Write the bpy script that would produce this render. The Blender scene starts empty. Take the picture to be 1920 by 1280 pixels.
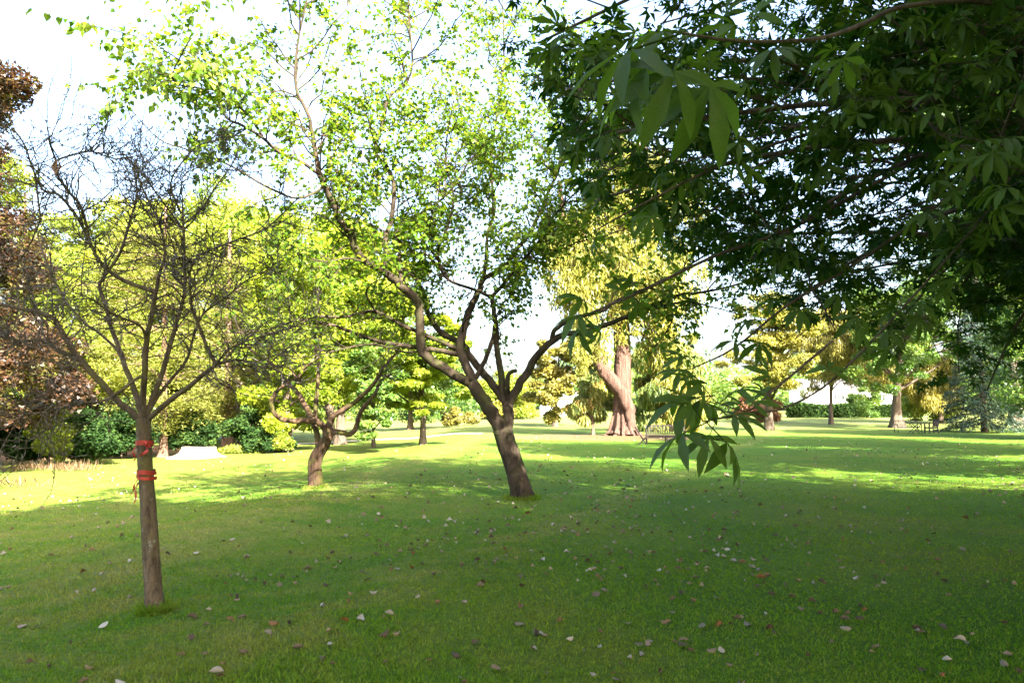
import bpy, math, random
import numpy as np
from mathutils import Vector, Matrix

random.seed(7)
rng = np.random.default_rng(11)
scene = bpy.context.scene
COL = scene.collection
R = math.radians

# ------------------------------------------------------------------ camera
F, HZ, CAMZ = 1400.0, 770.0, 1.6          # focal length in photo pixels, horizon row, eye height
PITCH = math.atan((HZ - 640) / F)
cam_d = bpy.data.cameras.new('camera')
cam = bpy.data.objects.new('camera', cam_d)
COL.objects.link(cam)
cam.location = (0, 0, CAMZ)
cam.rotation_euler = (math.pi / 2 + PITCH, 0, 0)
cam_d.sensor_width = 36
cam_d.lens = F / 1920 * 36
cam_d.clip_start = 0.05
cam_d.clip_end = 3000
scene.camera = cam

# ------------------------------------------------------------------ light
SUN_AZ, SUN_EL = R(151), R(37)            # azimuth from +Y (view direction) clockwise: behind, to the right
sdir = Vector((math.sin(SUN_AZ) * math.cos(SUN_EL), math.cos(SUN_AZ) * math.cos(SUN_EL), math.sin(SUN_EL)))
world = bpy.data.worlds.new('World')
scene.world = world
world.use_nodes = True
wn = world.node_tree
for n in list(wn.nodes):
    wn.nodes.remove(n)
wo = wn.nodes.new('ShaderNodeOutputWorld')
wb = wn.nodes.new('ShaderNodeBackground')
sky = wn.nodes.new('ShaderNodeTexSky')
sky.sky_type = 'NISHITA'
sky.sun_disc = False
sky.sun_elevation = SUN_EL
sky.sun_rotation = SUN_AZ
sky.air_density = 1.0
sky.dust_density = 6.0
sky.ozone_density = 1.0
wb.inputs['Strength'].default_value = 0.093
wn.links.new(sky.outputs[0], wb.inputs['Color'])
wn.links.new(wb.outputs[0], wo.inputs['Surface'])

sun_d = bpy.data.lights.new('sun', 'SUN')
sun_d.energy = 5.0
sun_d.angle = R(0.55)
sun_d.color = (1.0, 0.93, 0.80)
sun = bpy.data.objects.new('sun', sun_d)
COL.objects.link(sun)
sun.rotation_euler = sdir.to_track_quat('Z', 'Y').to_euler()
sun.location = (20, -30, 40)

vs = scene.view_settings
vs.view_transform = 'Standard'
vs.look = 'None'
vs.gamma = 1.0
vs.use_curve_mapping = False
vs.exposure = 3.62
scene.cycles.max_bounces = 8
scene.cycles.diffuse_bounces = 4
scene.cycles.transmission_bounces = 5
scene.cycles.glossy_bounces = 2
scene.cycles.use_denoising = True

# ------------------------------------------------------------------ helpers: pixels and ground
cp, sp = math.cos(PITCH), math.sin(PITCH)


def ray(px, py):
    u, v = (px - 960) / F, (640 - py) / F
    return u, cp - v * sp, sp + v * cp


def P(px, py, y):
    u, dy, dz = ray(px, py)
    t = y / dy
    return np.array((u * t, y, CAMZ + dz * t))


def project(A):
    A = np.asarray(A, float)
    x, y, z = A[..., 0], A[..., 1], A[..., 2] - CAMZ
    dep = y * cp + z * sp
    up = -y * sp + z * cp
    dd = np.where(dep > 0.05, dep, 0.05)
    return 960 + F * x / dd, 640 - F * up / dd, dep


def sstep(a, b, x):
    t = np.clip((x - a) / (b - a), 0, 1)
    return t * t * (3 - 2 * t)


def hgt(x, y):
    x = np.asarray(x, float)
    y = np.asarray(y, float)
    h = 0.045 * np.sin(x * 0.42 + 1.0) * np.sin(y * 0.37 + 0.4) + 0.03 * np.sin(x * 0.9 - y * 0.6)
    h = h * sstep(60, 20, np.abs(y))
    h = h - 0.30 * sstep(-3.4, -7.2, x + 0.25 * np.sin(y * 0.5)) * sstep(3.5, 9, y) - 0.28 * sstep(-7, -16, x) * sstep(6, 18, y)
    h = h + 0.07 * np.exp(-((x + 3.5 - 0.415 * y) / 0.9) ** 2) * sstep(3.0, 4.5, y) * sstep(13, 8, y)
    h = h + 0.016 * np.clip(y - 66, 0, 90) * sstep(-30, 5, x)
    return h


def G(px, py):
    u, dy, dz = ray(px, py)
    y = 1.6 / max(1e-4, -dz) * dy if dz < 0 else 100
    for _ in range(12):
        t = y / dy
        h = float(hgt(u * t, y))
        y = (CAMZ - h) / max(1e-4, -dz) * dy
    t = y / dy
    return np.array((u * t, y, float(hgt(u * t, y))))


def on_ground(x, y):
    return np.array((x, y, float(hgt(x, y))))


def nrm(v):
    v = np.asarray(v, float)
    return v / np.maximum(1e-9, np.linalg.norm(v, axis=-1, keepdims=True))


# ------------------------------------------------------------------ helpers: objects
def mesh_np(name, V, Fc, rnd=None, smooth=False):
    me = bpy.data.meshes.new(name)
    V = np.ascontiguousarray(V, dtype=np.float32)
    Fc = np.ascontiguousarray(Fc, dtype=np.int32)
    m, k = Fc.shape
    me.vertices.add(len(V))
    me.vertices.foreach_set('co', V.ravel())
    me.loops.add(m * k)
    me.loops.foreach_set('vertex_index', Fc.ravel())
    me.polygons.add(m)
    me.polygons.foreach_set('loop_start', np.arange(0, m * k, k, dtype=np.int32))
    try:
        me.polygons.foreach_set('loop_total', np.full(m, k, dtype=np.int32))
    except Exception:
        pass
    if smooth:
        me.polygons.foreach_set('use_smooth', np.ones(m, dtype=bool))
    if rnd is not None:
        a = me.attributes.new('rnd', 'FLOAT', 'FACE')
        a.data.foreach_set('value', np.ascontiguousarray(rnd, dtype=np.float32))
    me.update(calc_edges=True)
    return me


def obj(name, me, mat=None, parent=None, label=None, cat=None, group=None, kind=None, loc=None):
    o = bpy.data.objects.new(name, me)
    COL.objects.link(o)
    if mat is not None and me is not None and len(me.materials) == 0:
        me.materials.append(mat)
    if parent is not None:
        o.parent = parent
        o.matrix_parent_inverse = Matrix.Translation(-Vector(parent.location)) if parent.get('_w') else Matrix.Identity(4)
    if loc is not None:
        o.location = loc
    tag(o, label, cat, group, kind)
    return o


def tag(o, label=None, cat=None, group=None, kind=None):
    if label:
        o['label'] = label
    if cat:
        o['category'] = cat
    if group:
        o['group'] = group
    if kind:
        o['kind'] = kind


def thing(name, loc, label, cat, group=None, rz=0.0):
    o = bpy.data.objects.new(name, None)
    COL.objects.link(o)
    o.location = tuple(loc)
    o.rotation_euler = (0, 0, rz)
    o.empty_display_size = 0.2
    tag(o, label, cat, group)
    return o


class MB:
    """collects tubes, boxes and strips as quads/tris; vertices in world or local space"""

    def __init__(self):
        self.v, self.f, self.n = [], [], 0

    def add(self, V, Fc):
        V = np.asarray(V, float)
        self.v.append(V)
        if isinstance(Fc, np.ndarray):
            self.f += (Fc + self.n).tolist()
        else:
            n0 = self.n
            self.f += [[i + n0 for i in q] for q in Fc]
        self.n += len(V)

    def tube(self, pts, rad, sides=6, rough=0.0, cap=True, flare=None):
        pts = np.asarray(pts, float)
        k = len(pts)
        rad = np.broadcast_to(np.asarray(rad, float), (k,))
        tan = np.gradient(pts, axis=0)
        tan = nrm(tan)
        ref = np.array((1.0, 0, 0)) if abs(tan[0][0]) < 0.8 else np.array((0, 1.0, 0))
        a = nrm(ref - tan[0] * np.dot(ref, tan[0]))
        ang = np.arange(sides) * 2 * math.pi / sides
        rings = []
        ph = random.random() * 6.28
        for i in range(k):
            a = nrm(a - tan[i] * np.dot(a, tan[i]))
            b = np.cross(tan[i], a)
            rr = rad[i] * np.ones(sides)
            if rough:
                rr = rr * (1 + rough * (0.6 * np.sin(ang * 2 + ph + i * 0.22) + 0.45 * np.sin(ang * 3 - i * 0.3 + ph * 2)
                                        + 0.4 * np.sin(ang * 5 + i * 0.12 + ph * 3)))
            if flare is not None:
                rr = rr * (1 + flare[i] * (0.5 + 0.5 * np.sin(ang * 5 + ph) + 0.3 * np.sin(ang * 9 + 1)))
            rings.append(pts[i] + np.outer(np.cos(ang) * rr, a) + np.outer(np.sin(ang) * rr, b))
        V = np.concatenate(rings)
        i0 = np.arange(k - 1)[:, None] * sides
        j0 = np.arange(sides)[None, :]
        j1 = (j0 + 1) % sides
        fs = np.stack([i0 + j0, i0 + j1, i0 + sides + j1, i0 + sides + j0], -1).reshape(-1, 4)
        n0 = self.n
        self.add(V, fs)
        if cap:
            self.f.append(list(range(n0 + (k - 1) * sides, n0 + k * sides)))
        return self

    def box(self, c, s, rot=None):
        x, y, z = (q / 2 for q in s)
        b = min(x, y, z) * 0.18
        V = []
        for sx in (-1, 1):
            for sy in (-1, 1):
                for sz in (-1, 1):
                    V += [(sx * (x - b), sy * (y - b), sz * z), (sx * (x - b), sy * y, sz * (z - b)), (sx * x, sy * (y - b), sz * (z - b))]
        V = np.array(V)
        if rot is not None:
            V = V @ np.array(rot).T
        V = V + np.asarray(c, float)
        idx = lambda sx, sy, sz, k: ((sx * 2 + sy) * 2 + sz) * 3 + k
        fs = []
        fs += [(idx(0, 0, s_, 0), idx(1, 0, s_, 0), idx(1, 1, s_, 0), idx(0, 1, s_, 0)) for s_ in (0, 1)]
        fs += [(idx(0, s_, 0, 1), idx(1, s_, 0, 1), idx(1, s_, 1, 1), idx(0, s_, 1, 1)) for s_ in (0, 1)]
        fs += [(idx(s_, 0, 0, 2), idx(s_, 1, 0, 2), idx(s_, 1, 1, 2), idx(s_, 0, 1, 2)) for s_ in (0, 1)]
        for i in (0, 1):
            for j in (0, 1):
                fs.append((idx(0, i, j, 0), idx(1, i, j, 0), idx(1, i, j, 1), idx(0, i, j, 1)))
                fs.append((idx(i, 0, j, 0), idx(i, 1, j, 0), idx(i, 1, j, 2), idx(i, 0, j, 2)))
                fs.append((idx(i, j, 0, 1), idx(i, j, 1, 1), idx(i, j, 1, 2), idx(i, j, 0, 2)))
                for k in (0, 1):
                    fs.append((idx(i, j, k, 0), idx(i, j, k, 1), idx(i, j, k, 2)))
        self.add(V, fs)
        return self

    def bar(self, p, q, w, t, upv=(0, 0, 1)):
        p, q = np.asarray(p, float), np.asarray(q, float)
        d = q - p
        L = np.linalg.norm(d)
        z = d / L
        ref = np.asarray(upv, float)
        if abs(np.dot(ref, z)) > 0.95:
            ref = np.array((0, 1.0, 0))
        x = nrm(np.cross(ref, z))
        y = np.cross(z, x)
        return self.box((p + q) / 2, (w, t, L), np.stack([x, y, z], axis=1))

    def mesh(self, name, smooth=False):
        me = bpy.data.meshes.new(name)
        me.from_pydata(np.concatenate(self.v).tolist(), [], self.f)
        if smooth:
            me.polygons.foreach_set('use_smooth', np.ones(len(me.polygons), dtype=bool))
        me.update()
        return me

    def build(self, name, mat, parent=None, smooth=False, **kw):
        """vertices are in world space; shifted into the parent's space (parent unrotated)"""
        if parent is not None:
            off = np.array(parent.location)
            p = parent.parent
            while p is not None:
                off = off + np.array(p.location)
                p = p.parent
            self.v = [v - off for v in self.v]
        o = obj(name, self.mesh(name, smooth), mat, None, **kw)
        o.parent = parent
        return o

    def local(self, name, mat, parent, smooth=False, **kw):
        o = obj(name, self.mesh(name, smooth), mat, None, **kw)
        o.parent = parent
        return o


# ------------------------------------------------------------------ helpers: materials
def new_mat(name):
    m = bpy.data.materials.new(name)
    m.use_nodes = True
    nt = m.node_tree
    for n in list(nt.nodes):
        nt.nodes.remove(n)
    out = nt.nodes.new('ShaderNodeOutputMaterial')
    return m, nt, out


def N(nt, typ, **kw):
    n = nt.nodes.new(typ)
    for k, v in kw.items():
        setattr(n, k, v)
    return n


def ramp(nt, fac, cols, pos=None):
    r = N(nt, 'ShaderNodeValToRGB')
    e = r.color_ramp.elements
    pos = pos or [i / (len(cols) - 1) for i in range(len(cols))]
    while len(e) < len(cols):
        e.new(0.5)
    for i, c in enumerate(cols):
        e[i].position = pos[i]
        e[i].color = (*c, 1)
    nt.links.new(fac, r.inputs['Fac'])
    return r.outputs['Color']


def noise(nt, vec, scale, detail=4, rough=0.55):
    n = N(nt, 'ShaderNodeTexNoise')
    n.inputs['Scale'].default_value = scale
    n.inputs['Detail'].default_value = detail
    n.inputs['Roughness'].default_value = rough
    if vec is not None:
        nt.links.new(vec, n.inputs['Vector'])
    return n.outputs['Fac']


def mixc(nt, fac, a, b, blend='MIX'):
    m = N(nt, 'ShaderNodeMix', data_type='RGBA', blend_type=blend)
    for s, v in ((m.inputs[0], fac), (m.inputs[6], a), (m.inputs[7], b)):
        if hasattr(v, 'type') and hasattr(v, 'is_linked'):
            nt.links.new(v, s)
        elif isinstance(v, (int, float)):
            s.default_value = v
        else:
            s.default_value = (*v, 1)
    return m.outputs[2]


def math_n(nt, op, a, b=None, clamp=False):
    m = N(nt, 'ShaderNodeMath', operation=op, use_clamp=clamp)
    for i, v in enumerate((a, b)):
        if v is None:
            continue
        if isinstance(v, (int, float)):
            m.inputs[i].default_value = v
        else:
            nt.links.new(v, m.inputs[i])
    return m.outputs[0]


def leaf_mat(name, cols, trans=0.45, tint=(1.25, 1.2, 0.55), rough=0.45, spec=0.35, per_object=False, vein=False):
    m, nt, out = new_mat(name)
    if per_object:
        src = N(nt, 'ShaderNodeObjectInfo').outputs['Random']
    else:
        src = N(nt, 'ShaderNodeAttribute', attribute_name='rnd').outputs['Fac']
    col = ramp(nt, src, cols)
    if vein:
        tc = N(nt, 'ShaderNodeTexCoord')
        nz = noise(nt, tc.outputs['Object'], 40, 3)
        col = mixc(nt, math_n(nt, 'MULTIPLY', nz, 0.35), col, (0.25, 0.3, 0.06))
    pr = N(nt, 'ShaderNodeBsdfPrincipled')
    nt.links.new(col, pr.inputs['Base Color'])
    pr.inputs['Roughness'].default_value = rough
    pr.inputs['Specular IOR Level'].default_value = spec
    tr = N(nt, 'ShaderNodeBsdfTranslucent')
    nt.links.new(mixc(nt, 1.0, col, tint, 'MULTIPLY'), tr.inputs['Color'])
    mx = N(nt, 'ShaderNodeMixShader')
    mx.inputs[0].default_value = trans
    nt.links.new(pr.outputs[0], mx.inputs[1])
    nt.links.new(tr.outputs[0], mx.inputs[2])
    nt.links.new(mx.outputs[0], out.inputs['Surface'])
    return m


def bark_mat(name, dark, light, lichen=None, lich_amt=0.5, scale=9, stretch=0.25, bump=0.6, moss=None, dist=0.02):
    m, nt, out = new_mat(name)
    g = N(nt, 'ShaderNodeNewGeometry')
    mp = N(nt, 'ShaderNodeMapping')
    mp.inputs['Scale'].default_value = (1, 1, stretch)
    nt.links.new(g.outputs['Position'], mp.inputs['Vector'])
    a = noise(nt, mp.outputs[0], scale, 8, 0.65)
    b = noise(nt, mp.outputs[0], scale * 5, 5, 0.7)
    ab = math_n(nt, 'ADD', math_n(nt, 'MULTIPLY', a, 0.6), math_n(nt, 'MULTIPLY', b, 0.4))
    col = ramp(nt, ab, [dark, tuple((d + l) / 2 for d, l in zip(dark, light)), light], [0.36, 0.5, 0.64])
    if lichen:
        c = noise(nt, g.outputs['Position'], scale * 1.3, 6, 0.7)
        f = ramp(nt, c, [(0, 0, 0), (1, 1, 1)], [1 - lich_amt, min(1, 1 - lich_amt + 0.12)])
        col = mixc(nt, f, col, lichen)
    if moss:
        c = noise(nt, g.outputs['Position'], 4, 5, 0.6)
        f = ramp(nt, c, [(0, 0, 0), (1, 1, 1)], [0.5, 0.64])
        col = mixc(nt, math_n(nt, 'MULTIPLY', f, 0.8), col, moss)
    pr = N(nt, 'ShaderNodeBsdfPrincipled')
    nt.links.new(col, pr.inputs['Base Color'])
    pr.inputs['Roughness'].default_value = 0.9
    pr.inputs['Specular IOR Level'].default_value = 0.15
    bp = N(nt, 'ShaderNodeBump')
    bp.inputs['Strength'].default_value = bump
    bp.inputs['Distance'].default_value = dist
    nt.links.new(ab, bp.inputs['Height'])
    nt.links.new(bp.outputs[0], pr.inputs['Normal'])
    nt.links.new(pr.outputs[0], out.inputs['Surface'])
    return m


def plain_mat(name, c1, c2=None, scale=20, rough=0.7, stretch=(1, 1, 1), metallic=0.0, bump=0.2):
    m, nt, out = new_mat(name)
    tc = N(nt, 'ShaderNodeTexCoord')
    mp = N(nt, 'ShaderNodeMapping')
    mp.inputs['Scale'].default_value = stretch
    nt.links.new(tc.outputs['Object'], mp.inputs['Vector'])
    a = noise(nt, mp.outputs[0], scale, 6, 0.6)
    col = ramp(nt, a, [c1, c2 or c1], [0.35, 0.65])
    pr = N(nt, 'ShaderNodeBsdfPrincipled')
    nt.links.new(col, pr.inputs['Base Color'])
    pr.inputs['Roughness'].default_value = rough
    pr.inputs['Metallic'].default_value = metallic
    bp = N(nt, 'ShaderNodeBump')
    bp.inputs['Strength'].default_value = bump
    bp.inputs['Distance'].default_value = 0.01
    nt.links.new(a, bp.inputs['Height'])
    nt.links.new(bp.outputs[0], pr.inputs['Normal'])
    nt.links.new(pr.outputs[0], out.inputs['Surface'])
    return m


def grass_colour(nt, bright=1.0):
    """turf colour from the world position: green with drier, browner patches, plus painted sunlight far off and at left"""
    g = N(nt, 'ShaderNodeNewGeometry')
    pos = g.outputs['Position']
    big = noise(nt, pos, 0.28, 4, 0.6)
    mid = noise(nt, pos, 1.3, 5, 0.65)
    fine = noise(nt, pos, 16, 4, 0.7)
    s = lambda c: tuple(q * bright for q in c)
    col = ramp(nt, big, [s((0.040, 0.112, 0.008)), s((0.070, 0.138, 0.010)), s((0.120, 0.148, 0.018))], [0.38, 0.5, 0.62])
    dry = ramp(nt, mid, [(0, 0, 0), (1, 1, 1)], [0.46, 0.64])
    sxy = N(nt, 'ShaderNodeSeparateXYZ')
    nt.links.new(pos, sxy.inputs[0])
    west = math_n(nt, 'ADD', math_n(nt, 'MULTIPLY', sxy.outputs[0], -0.12), 0.30, True)
    col = mixc(nt, math_n(nt, 'MULTIPLY', dry, west), col, s((0.20, 0.160, 0.050)))
    tan = ramp(nt, noise(nt, pos, 3.2, 5, 0.7), [(0, 0, 0), (1, 1, 1)], [0.50, 0.66])
    col = mixc(nt, math_n(nt, 'MULTIPLY', tan, math_n(nt, 'MULTIPLY', west, 0.7)), col, s((0.21, 0.15, 0.055)))
    # scalped, worn turf along the crests of the two low banks
    def streak(a, b, w):
        dd = math_n(nt, 'SUBTRACT', math_n(nt, 'ADD', sxy.outputs[0], math_n(nt, 'MULTIPLY', math_n(nt, 'SUBTRACT', noise(nt, pos, 0.7, 4, 0.6), 0.5), 2.0)), math_n(nt, 'ADD', math_n(nt, 'MULTIPLY', sxy.outputs[1], b), a))
        q = math_n(nt, 'MULTIPLY', dd, 1.0 / w)
        e = ramp(nt, math_n(nt, 'MULTIPLY', q, q), [(1, 1, 1), (0, 0, 0)], [0.0, 1.0])
        return math_n(nt, 'MULTIPLY', math_n(nt, 'MULTIPLY', e, ramp(nt, noise(nt, pos, 2.2, 5, 0.7), [(0, 0, 0), (1, 1, 1)], [0.40, 0.62])), 0.75)
    col = mixc(nt, streak(-4.4, 0.05, 1.0), col, s((0.25, 0.19, 0.075)))
    col = mixc(nt, streak(-3.75, 0.415, 0.55), col, s((0.25, 0.19, 0.075)))
    far_sunlit = math_n(nt, 'MULTIPLY', math_n(nt, 'SUBTRACT', sxy.outputs[1], 44.0), 1 / 40.0, True)
    col = mixc(nt, math_n(nt, 'MULTIPLY', far_sunlit, 0.7), col, s((0.30, 0.26, 0.11)))  # pale straw tint standing in for glaring sun on the far meadow
    left_sunlit = math_n(nt, 'MULTIPLY', math_n(nt, 'ADD', math_n(nt, 'MULTIPLY', sxy.outputs[0], -1.0), -5.5), 1 / 7.0, True)
    col = mixc(nt, math_n(nt, 'MULTIPLY', left_sunlit, 0.45), col, s((0.22, 0.20, 0.05)))  # yellowed tint painted in for sunlight on the left lawn
    lush = ramp(nt, noise(nt, pos, 0.9, 3, 0.5), [(0, 0, 0), (1, 1, 1)], [0.55, 0.7])
    col = mixc(nt, math_n(nt, 'MULTIPLY', lush, 0.5), col, s((0.028, 0.100, 0.012)))
    col = mixc(nt, 0.5, col, ramp(nt, fine, [s((0.022, 0.055, 0.004)), s((0.105, 0.20, 0.012))], [0.3, 0.72]), 'MIX')
    return col, pos, fine


# ------------------------------------------------------------------ materials
def ground_material():
    m, nt, out = new_mat('turf')
    col, pos, fine = grass_colour(nt, 0.82)
    # needle litter and bare woodland soil with ragged edges (real ground cover, by place)
    sx = N(nt, 'ShaderNodeSeparateXYZ')
    nt.links.new(pos, sx.inputs[0])
    wob = math_n(nt, 'MULTIPLY', math_n(nt, 'SUBTRACT', noise(nt, pos, 0.6, 5, 0.65), 0.5), 5.0)

    def ell(cx, cy, rx, ry):
        a = math_n(nt, 'DIVIDE', math_n(nt, 'SUBTRACT', math_n(nt, 'ADD', sx.outputs[0], wob), cx), rx)
        b = math_n(nt, 'DIVIDE', math_n(nt, 'SUBTRACT', math_n(nt, 'ADD', sx.outputs[1], wob), cy), ry)
        r2 = math_n(nt, 'ADD', math_n(nt, 'MULTIPLY', a, a), math_n(nt, 'MULTIPLY', b, b))
        return ramp(nt, r2, [(1, 1, 1), (0, 0, 0)], [0.55, 1.15])
    litter = ell(5.6, 46.5, 7.5, 7.0)
    bed = ell(-33, 40, 19, 11.5)
    col = mixc(nt, math_n(nt, 'MULTIPLY', litter, 0.85), col, ramp(nt, fine, [(0.045, 0.026, 0.016), (0.12, 0.075, 0.045)], [0.3, 0.7]))
    col = mixc(nt, bed, col, ramp(nt, fine, [(0.045, 0.028, 0.015), (0.17, 0.10, 0.06)], [0.3, 0.7]))
    pr = N(nt, 'ShaderNodeBsdfPrincipled')
    nt.links.new(col, pr.inputs['Base Color'])
    pr.inputs['Roughness'].default_value = 0.9
    pr.inputs['Specular IOR Level'].default_value = 0.1
    bp = N(nt, 'ShaderNodeBump')
    bp.inputs['Strength'].default_value = 0.7
    bp.inputs['Distance'].default_value = 0.03
    hh = math_n(nt, 'ADD', fine, math_n(nt, 'MULTIPLY', noise(nt, pos, 60, 3, 0.7), 0.6))
    nt.links.new(hh, bp.inputs['Height'])
    nt.links.new(bp.outputs[0], pr.inputs['Normal'])
    nt.links.new(pr.outputs[0], out.inputs['Surface'])
    return m


def blade_material():
    m, nt, out = new_mat('grass_blade')
    col, pos, fine = grass_colour(nt, 1.5)
    rn = N(nt, 'ShaderNodeAttribute', attribute_name='rnd').outputs['Fac']
    col = mixc(nt, math_n(nt, 'MULTIPLY', ramp(nt, rn, [(0, 0, 0), (1, 1, 1)], [0.78, 0.95]), 0.45), col, (0.24, 0.21, 0.06))
    pr = N(nt, 'ShaderNodeBsdfPrincipled')
    nt.links.new(col, pr.inputs['Base Color'])
    pr.inputs['Roughness'].default_value = 0.8
    pr.inputs['Specular IOR Level'].default_value = 0.05
    tr = N(nt, 'ShaderNodeBsdfTranslucent')
    nt.links.new(mixc(nt, 1.0, col, (1.2, 1.15, 0.5), 'MULTIPLY'), tr.inputs['Color'])
    mx = N(nt, 'ShaderNodeMixShader')
    mx.inputs[0].default_value = 0.35
    nt.links.new(pr.outputs[0], mx.inputs[1])
    nt.links.new(tr.outputs[0], mx.inputs[2])
    nt.links.new(mx.outputs[0], out.inputs['Surface'])
    return m


M = {}
M['turf'] = ground_material()
M['blade'] = blade_material()
M['bark_centre'] = bark_mat('bark_brown', (0.011, 0.008, 0.006), (0.062, 0.045, 0.030), moss=(0.038, 0.042, 0.012), scale=9, bump=0.9)
M['bark_grey'] = bark_mat('bark_grey_lichen', (0.022, 0.016, 0.011), (0.15, 0.115, 0.075), lichen=(0.24, 0.25, 0.22), lich_amt=0.40, scale=16, bump=0.9, moss=(0.11, 0.10, 0.035))
M['twig_grey'] = bark_mat('twig_grey_lichen', (0.03, 0.023, 0.017), (0.13, 0.11, 0.085), lichen=(0.20, 0.205, 0.195), lich_amt=0.46, scale=10, stretch=1)
M['bark_gnarly'] = bark_mat('bark_mossy', (0.02, 0.013, 0.009), (0.10, 0.06, 0.035), moss=(0.055, 0.06, 0.01), scale=8)
M['bark_red'] = bark_mat('bark_redwood', (0.026, 0.013, 0.010), (0.150, 0.092, 0.070), scale=5.5, stretch=0.07, bump=1.0, dist=0.25)
M['bark_dark'] = bark_mat('bark_dark', (0.03, 0.023, 0.018), (0.12, 0.09, 0.065), scale=5)
M['bark_cedar'] = bark_mat('bark_cedar', (0.05, 0.03, 0.02), (0.17, 0.11, 0.08), scale=7, stretch=0.6, dist=0.05)
M['twig_dark'] = bark_mat('twig_dark', (0.025, 0.02, 0.014), (0.10, 0.075, 0.05), scale=14, stretch=1)

M['leaf_centre'] = leaf_mat('leaf_light_green', [(0.045, 0.10, 0.010), (0.085, 0.165, 0.014), (0.13, 0.21, 0.018), (0.21, 0.25, 0.025)], 0.58, spec=0.2)
M['leaf_centre_single'] = leaf_mat('leaf_light_green_single', [(0.035, 0.085, 0.012), (0.07, 0.15, 0.016), (0.12, 0.20, 0.022), (0.20, 0.24, 0.03)], 0.5, per_object=True, vein=True)
M['leaf_buckeye'] = leaf_mat('leaf_deep_green', [(0.012, 0.038, 0.006), (0.019, 0.056, 0.008), (0.030, 0.076, 0.009), (0.06, 0.09, 0.010)], 0.3, rough=0.55, spec=0.06, tint=(1.2, 1.35, 0.45))  # leaf mass, colour darkened for the shade inside the canopy
M['leaf_buckeye_single'] = leaf_mat('leaf_deep_green_single', [(0.022, 0.066, 0.012), (0.032, 0.090, 0.015), (0.048, 0.115, 0.016)], 0.5, rough=0.45, spec=0.22, tint=(1.3, 1.35, 0.4), per_object=True, vein=True)  # near leaves, colour lightened for sky light from below
M['leaf_copper'] = leaf_mat('leaf_copper', [(0.015, 0.011, 0.007), (0.036, 0.019, 0.010), (0.062, 0.029, 0.013), (0.060, 0.058, 0.014), (0.11, 0.10, 0.02)], 0.3, tint=(1.2, 0.85, 0.5))
M['leaf_yellow'] = leaf_mat('leaf_yellow_green', [(0.08, 0.125, 0.018), (0.16, 0.22, 0.028), (0.24, 0.275, 0.04), (0.31, 0.30, 0.05)], 0.5)
M['leaf_bright'] = leaf_mat('leaf_bright_green', [(0.08, 0.13, 0.014), (0.19, 0.25, 0.02), (0.29, 0.33, 0.03)], 0.5)
M['leaf_mid'] = leaf_mat('leaf_mid_green', [(0.028, 0.065, 0.014), (0.06, 0.125, 0.022), (0.11, 0.18, 0.03), (0.17, 0.21, 0.04)], 0.4)
M['leaf_dark'] = leaf_mat('leaf_dark_green', [(0.008, 0.020, 0.006), (0.018, 0.042, 0.010), (0.045, 0.075, 0.015)], 0.2, rough=0.6, spec=0.06)
M['leaf_cedar'] = leaf_mat('needles_cedar', [(0.08, 0.105, 0.022), (0.16, 0.18, 0.036), (0.26, 0.26, 0.06)], 0.4)
M['leaf_gold'] = leaf_mat('leaf_gold', [(0.10, 0.11, 0.02), (0.19, 0.185, 0.032), (0.30, 0.26, 0.05)], 0.4, tint=(1.1, 1.05, 0.45))
M['leaf_olive'] = leaf_mat('leaf_olive_gold', [(0.09, 0.09, 0.02), (0.18, 0.165, 0.035), (0.28, 0.24, 0.05)], 0.4)
M['leaf_redwood'] = leaf_mat('needles_redwood', [(0.10, 0.115, 0.022), (0.20, 0.205, 0.035), (0.33, 0.31, 0.055)], 0.45, tint=(1.15, 1.05, 0.5))
M['leaf_crypt'] = leaf_mat('needles_green_orange', [(0.03, 0.07, 0.035), (0.09, 0.14, 0.04), (0.17, 0.20, 0.045), (0.26, 0.25, 0.05), (0.28, 0.09, 0.03)], 0.35)
M['leaf_spruce'] = leaf_mat('needles_blue_green', [(0.015, 0.035, 0.022), (0.035, 0.07, 0.045), (0.08, 0.13, 0.085)], 0.15)
M['leaf_red_shrub'] = leaf_mat('leaf_russet', [(0.12, 0.04, 0.025), (0.24, 0.10, 0.05), (0.30, 0.19, 0.08)], 0.35)
M['leaf_dry'] = leaf_mat('leaf_dry', [(0.07, 0.05, 0.028), (0.13, 0.105, 0.065), (0.32, 0.30, 0.25), (0.11, 0.055, 0.018), (0.22, 0.20, 0.15)], 0.15, tint=(1, 0.9, 0.7), rough=0.8, spec=0.2)
M['leaf_dry_single'] = leaf_mat('leaf_dry_single', [(0.06, 0.042, 0.024), (0.12, 0.095, 0.058), (0.34, 0.32, 0.27), (0.15, 0.07, 0.018), (0.20, 0.175, 0.13), (0.045, 0.03, 0.016), (0.09, 0.062, 0.03)], 0.12, tint=(1, 0.9, 0.7), rough=0.75, spec=0.25, per_object=True)
M['straw'] = leaf_mat('straw', [(0.07, 0.04, 0.02), (0.13, 0.08, 0.04), (0.18, 0.13, 0.06)], 0.2)
M['stump'] = plain_mat('sawn_wood_pale', (0.22, 0.17, 0.12), (0.36, 0.30, 0.23), 6, 0.85, (3, 3, 1), bump=0.6)
M['wood_bench'] = plain_mat('bench_wood_dark', (0.012, 0.007, 0.006), (0.032, 0.019, 0.015), 14, 0.7, (1, 6, 6))
M['metal_bench'] = plain_mat('bench_metal_dark', (0.008, 0.007, 0.010), (0.02, 0.018, 0.024), 30, 0.5, metallic=0.2)
M['ribbon'] = plain_mat('ribbon_red', (0.26, 0.014, 0.008), (0.38, 0.025, 0.012), 30, 0.5)
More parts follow.
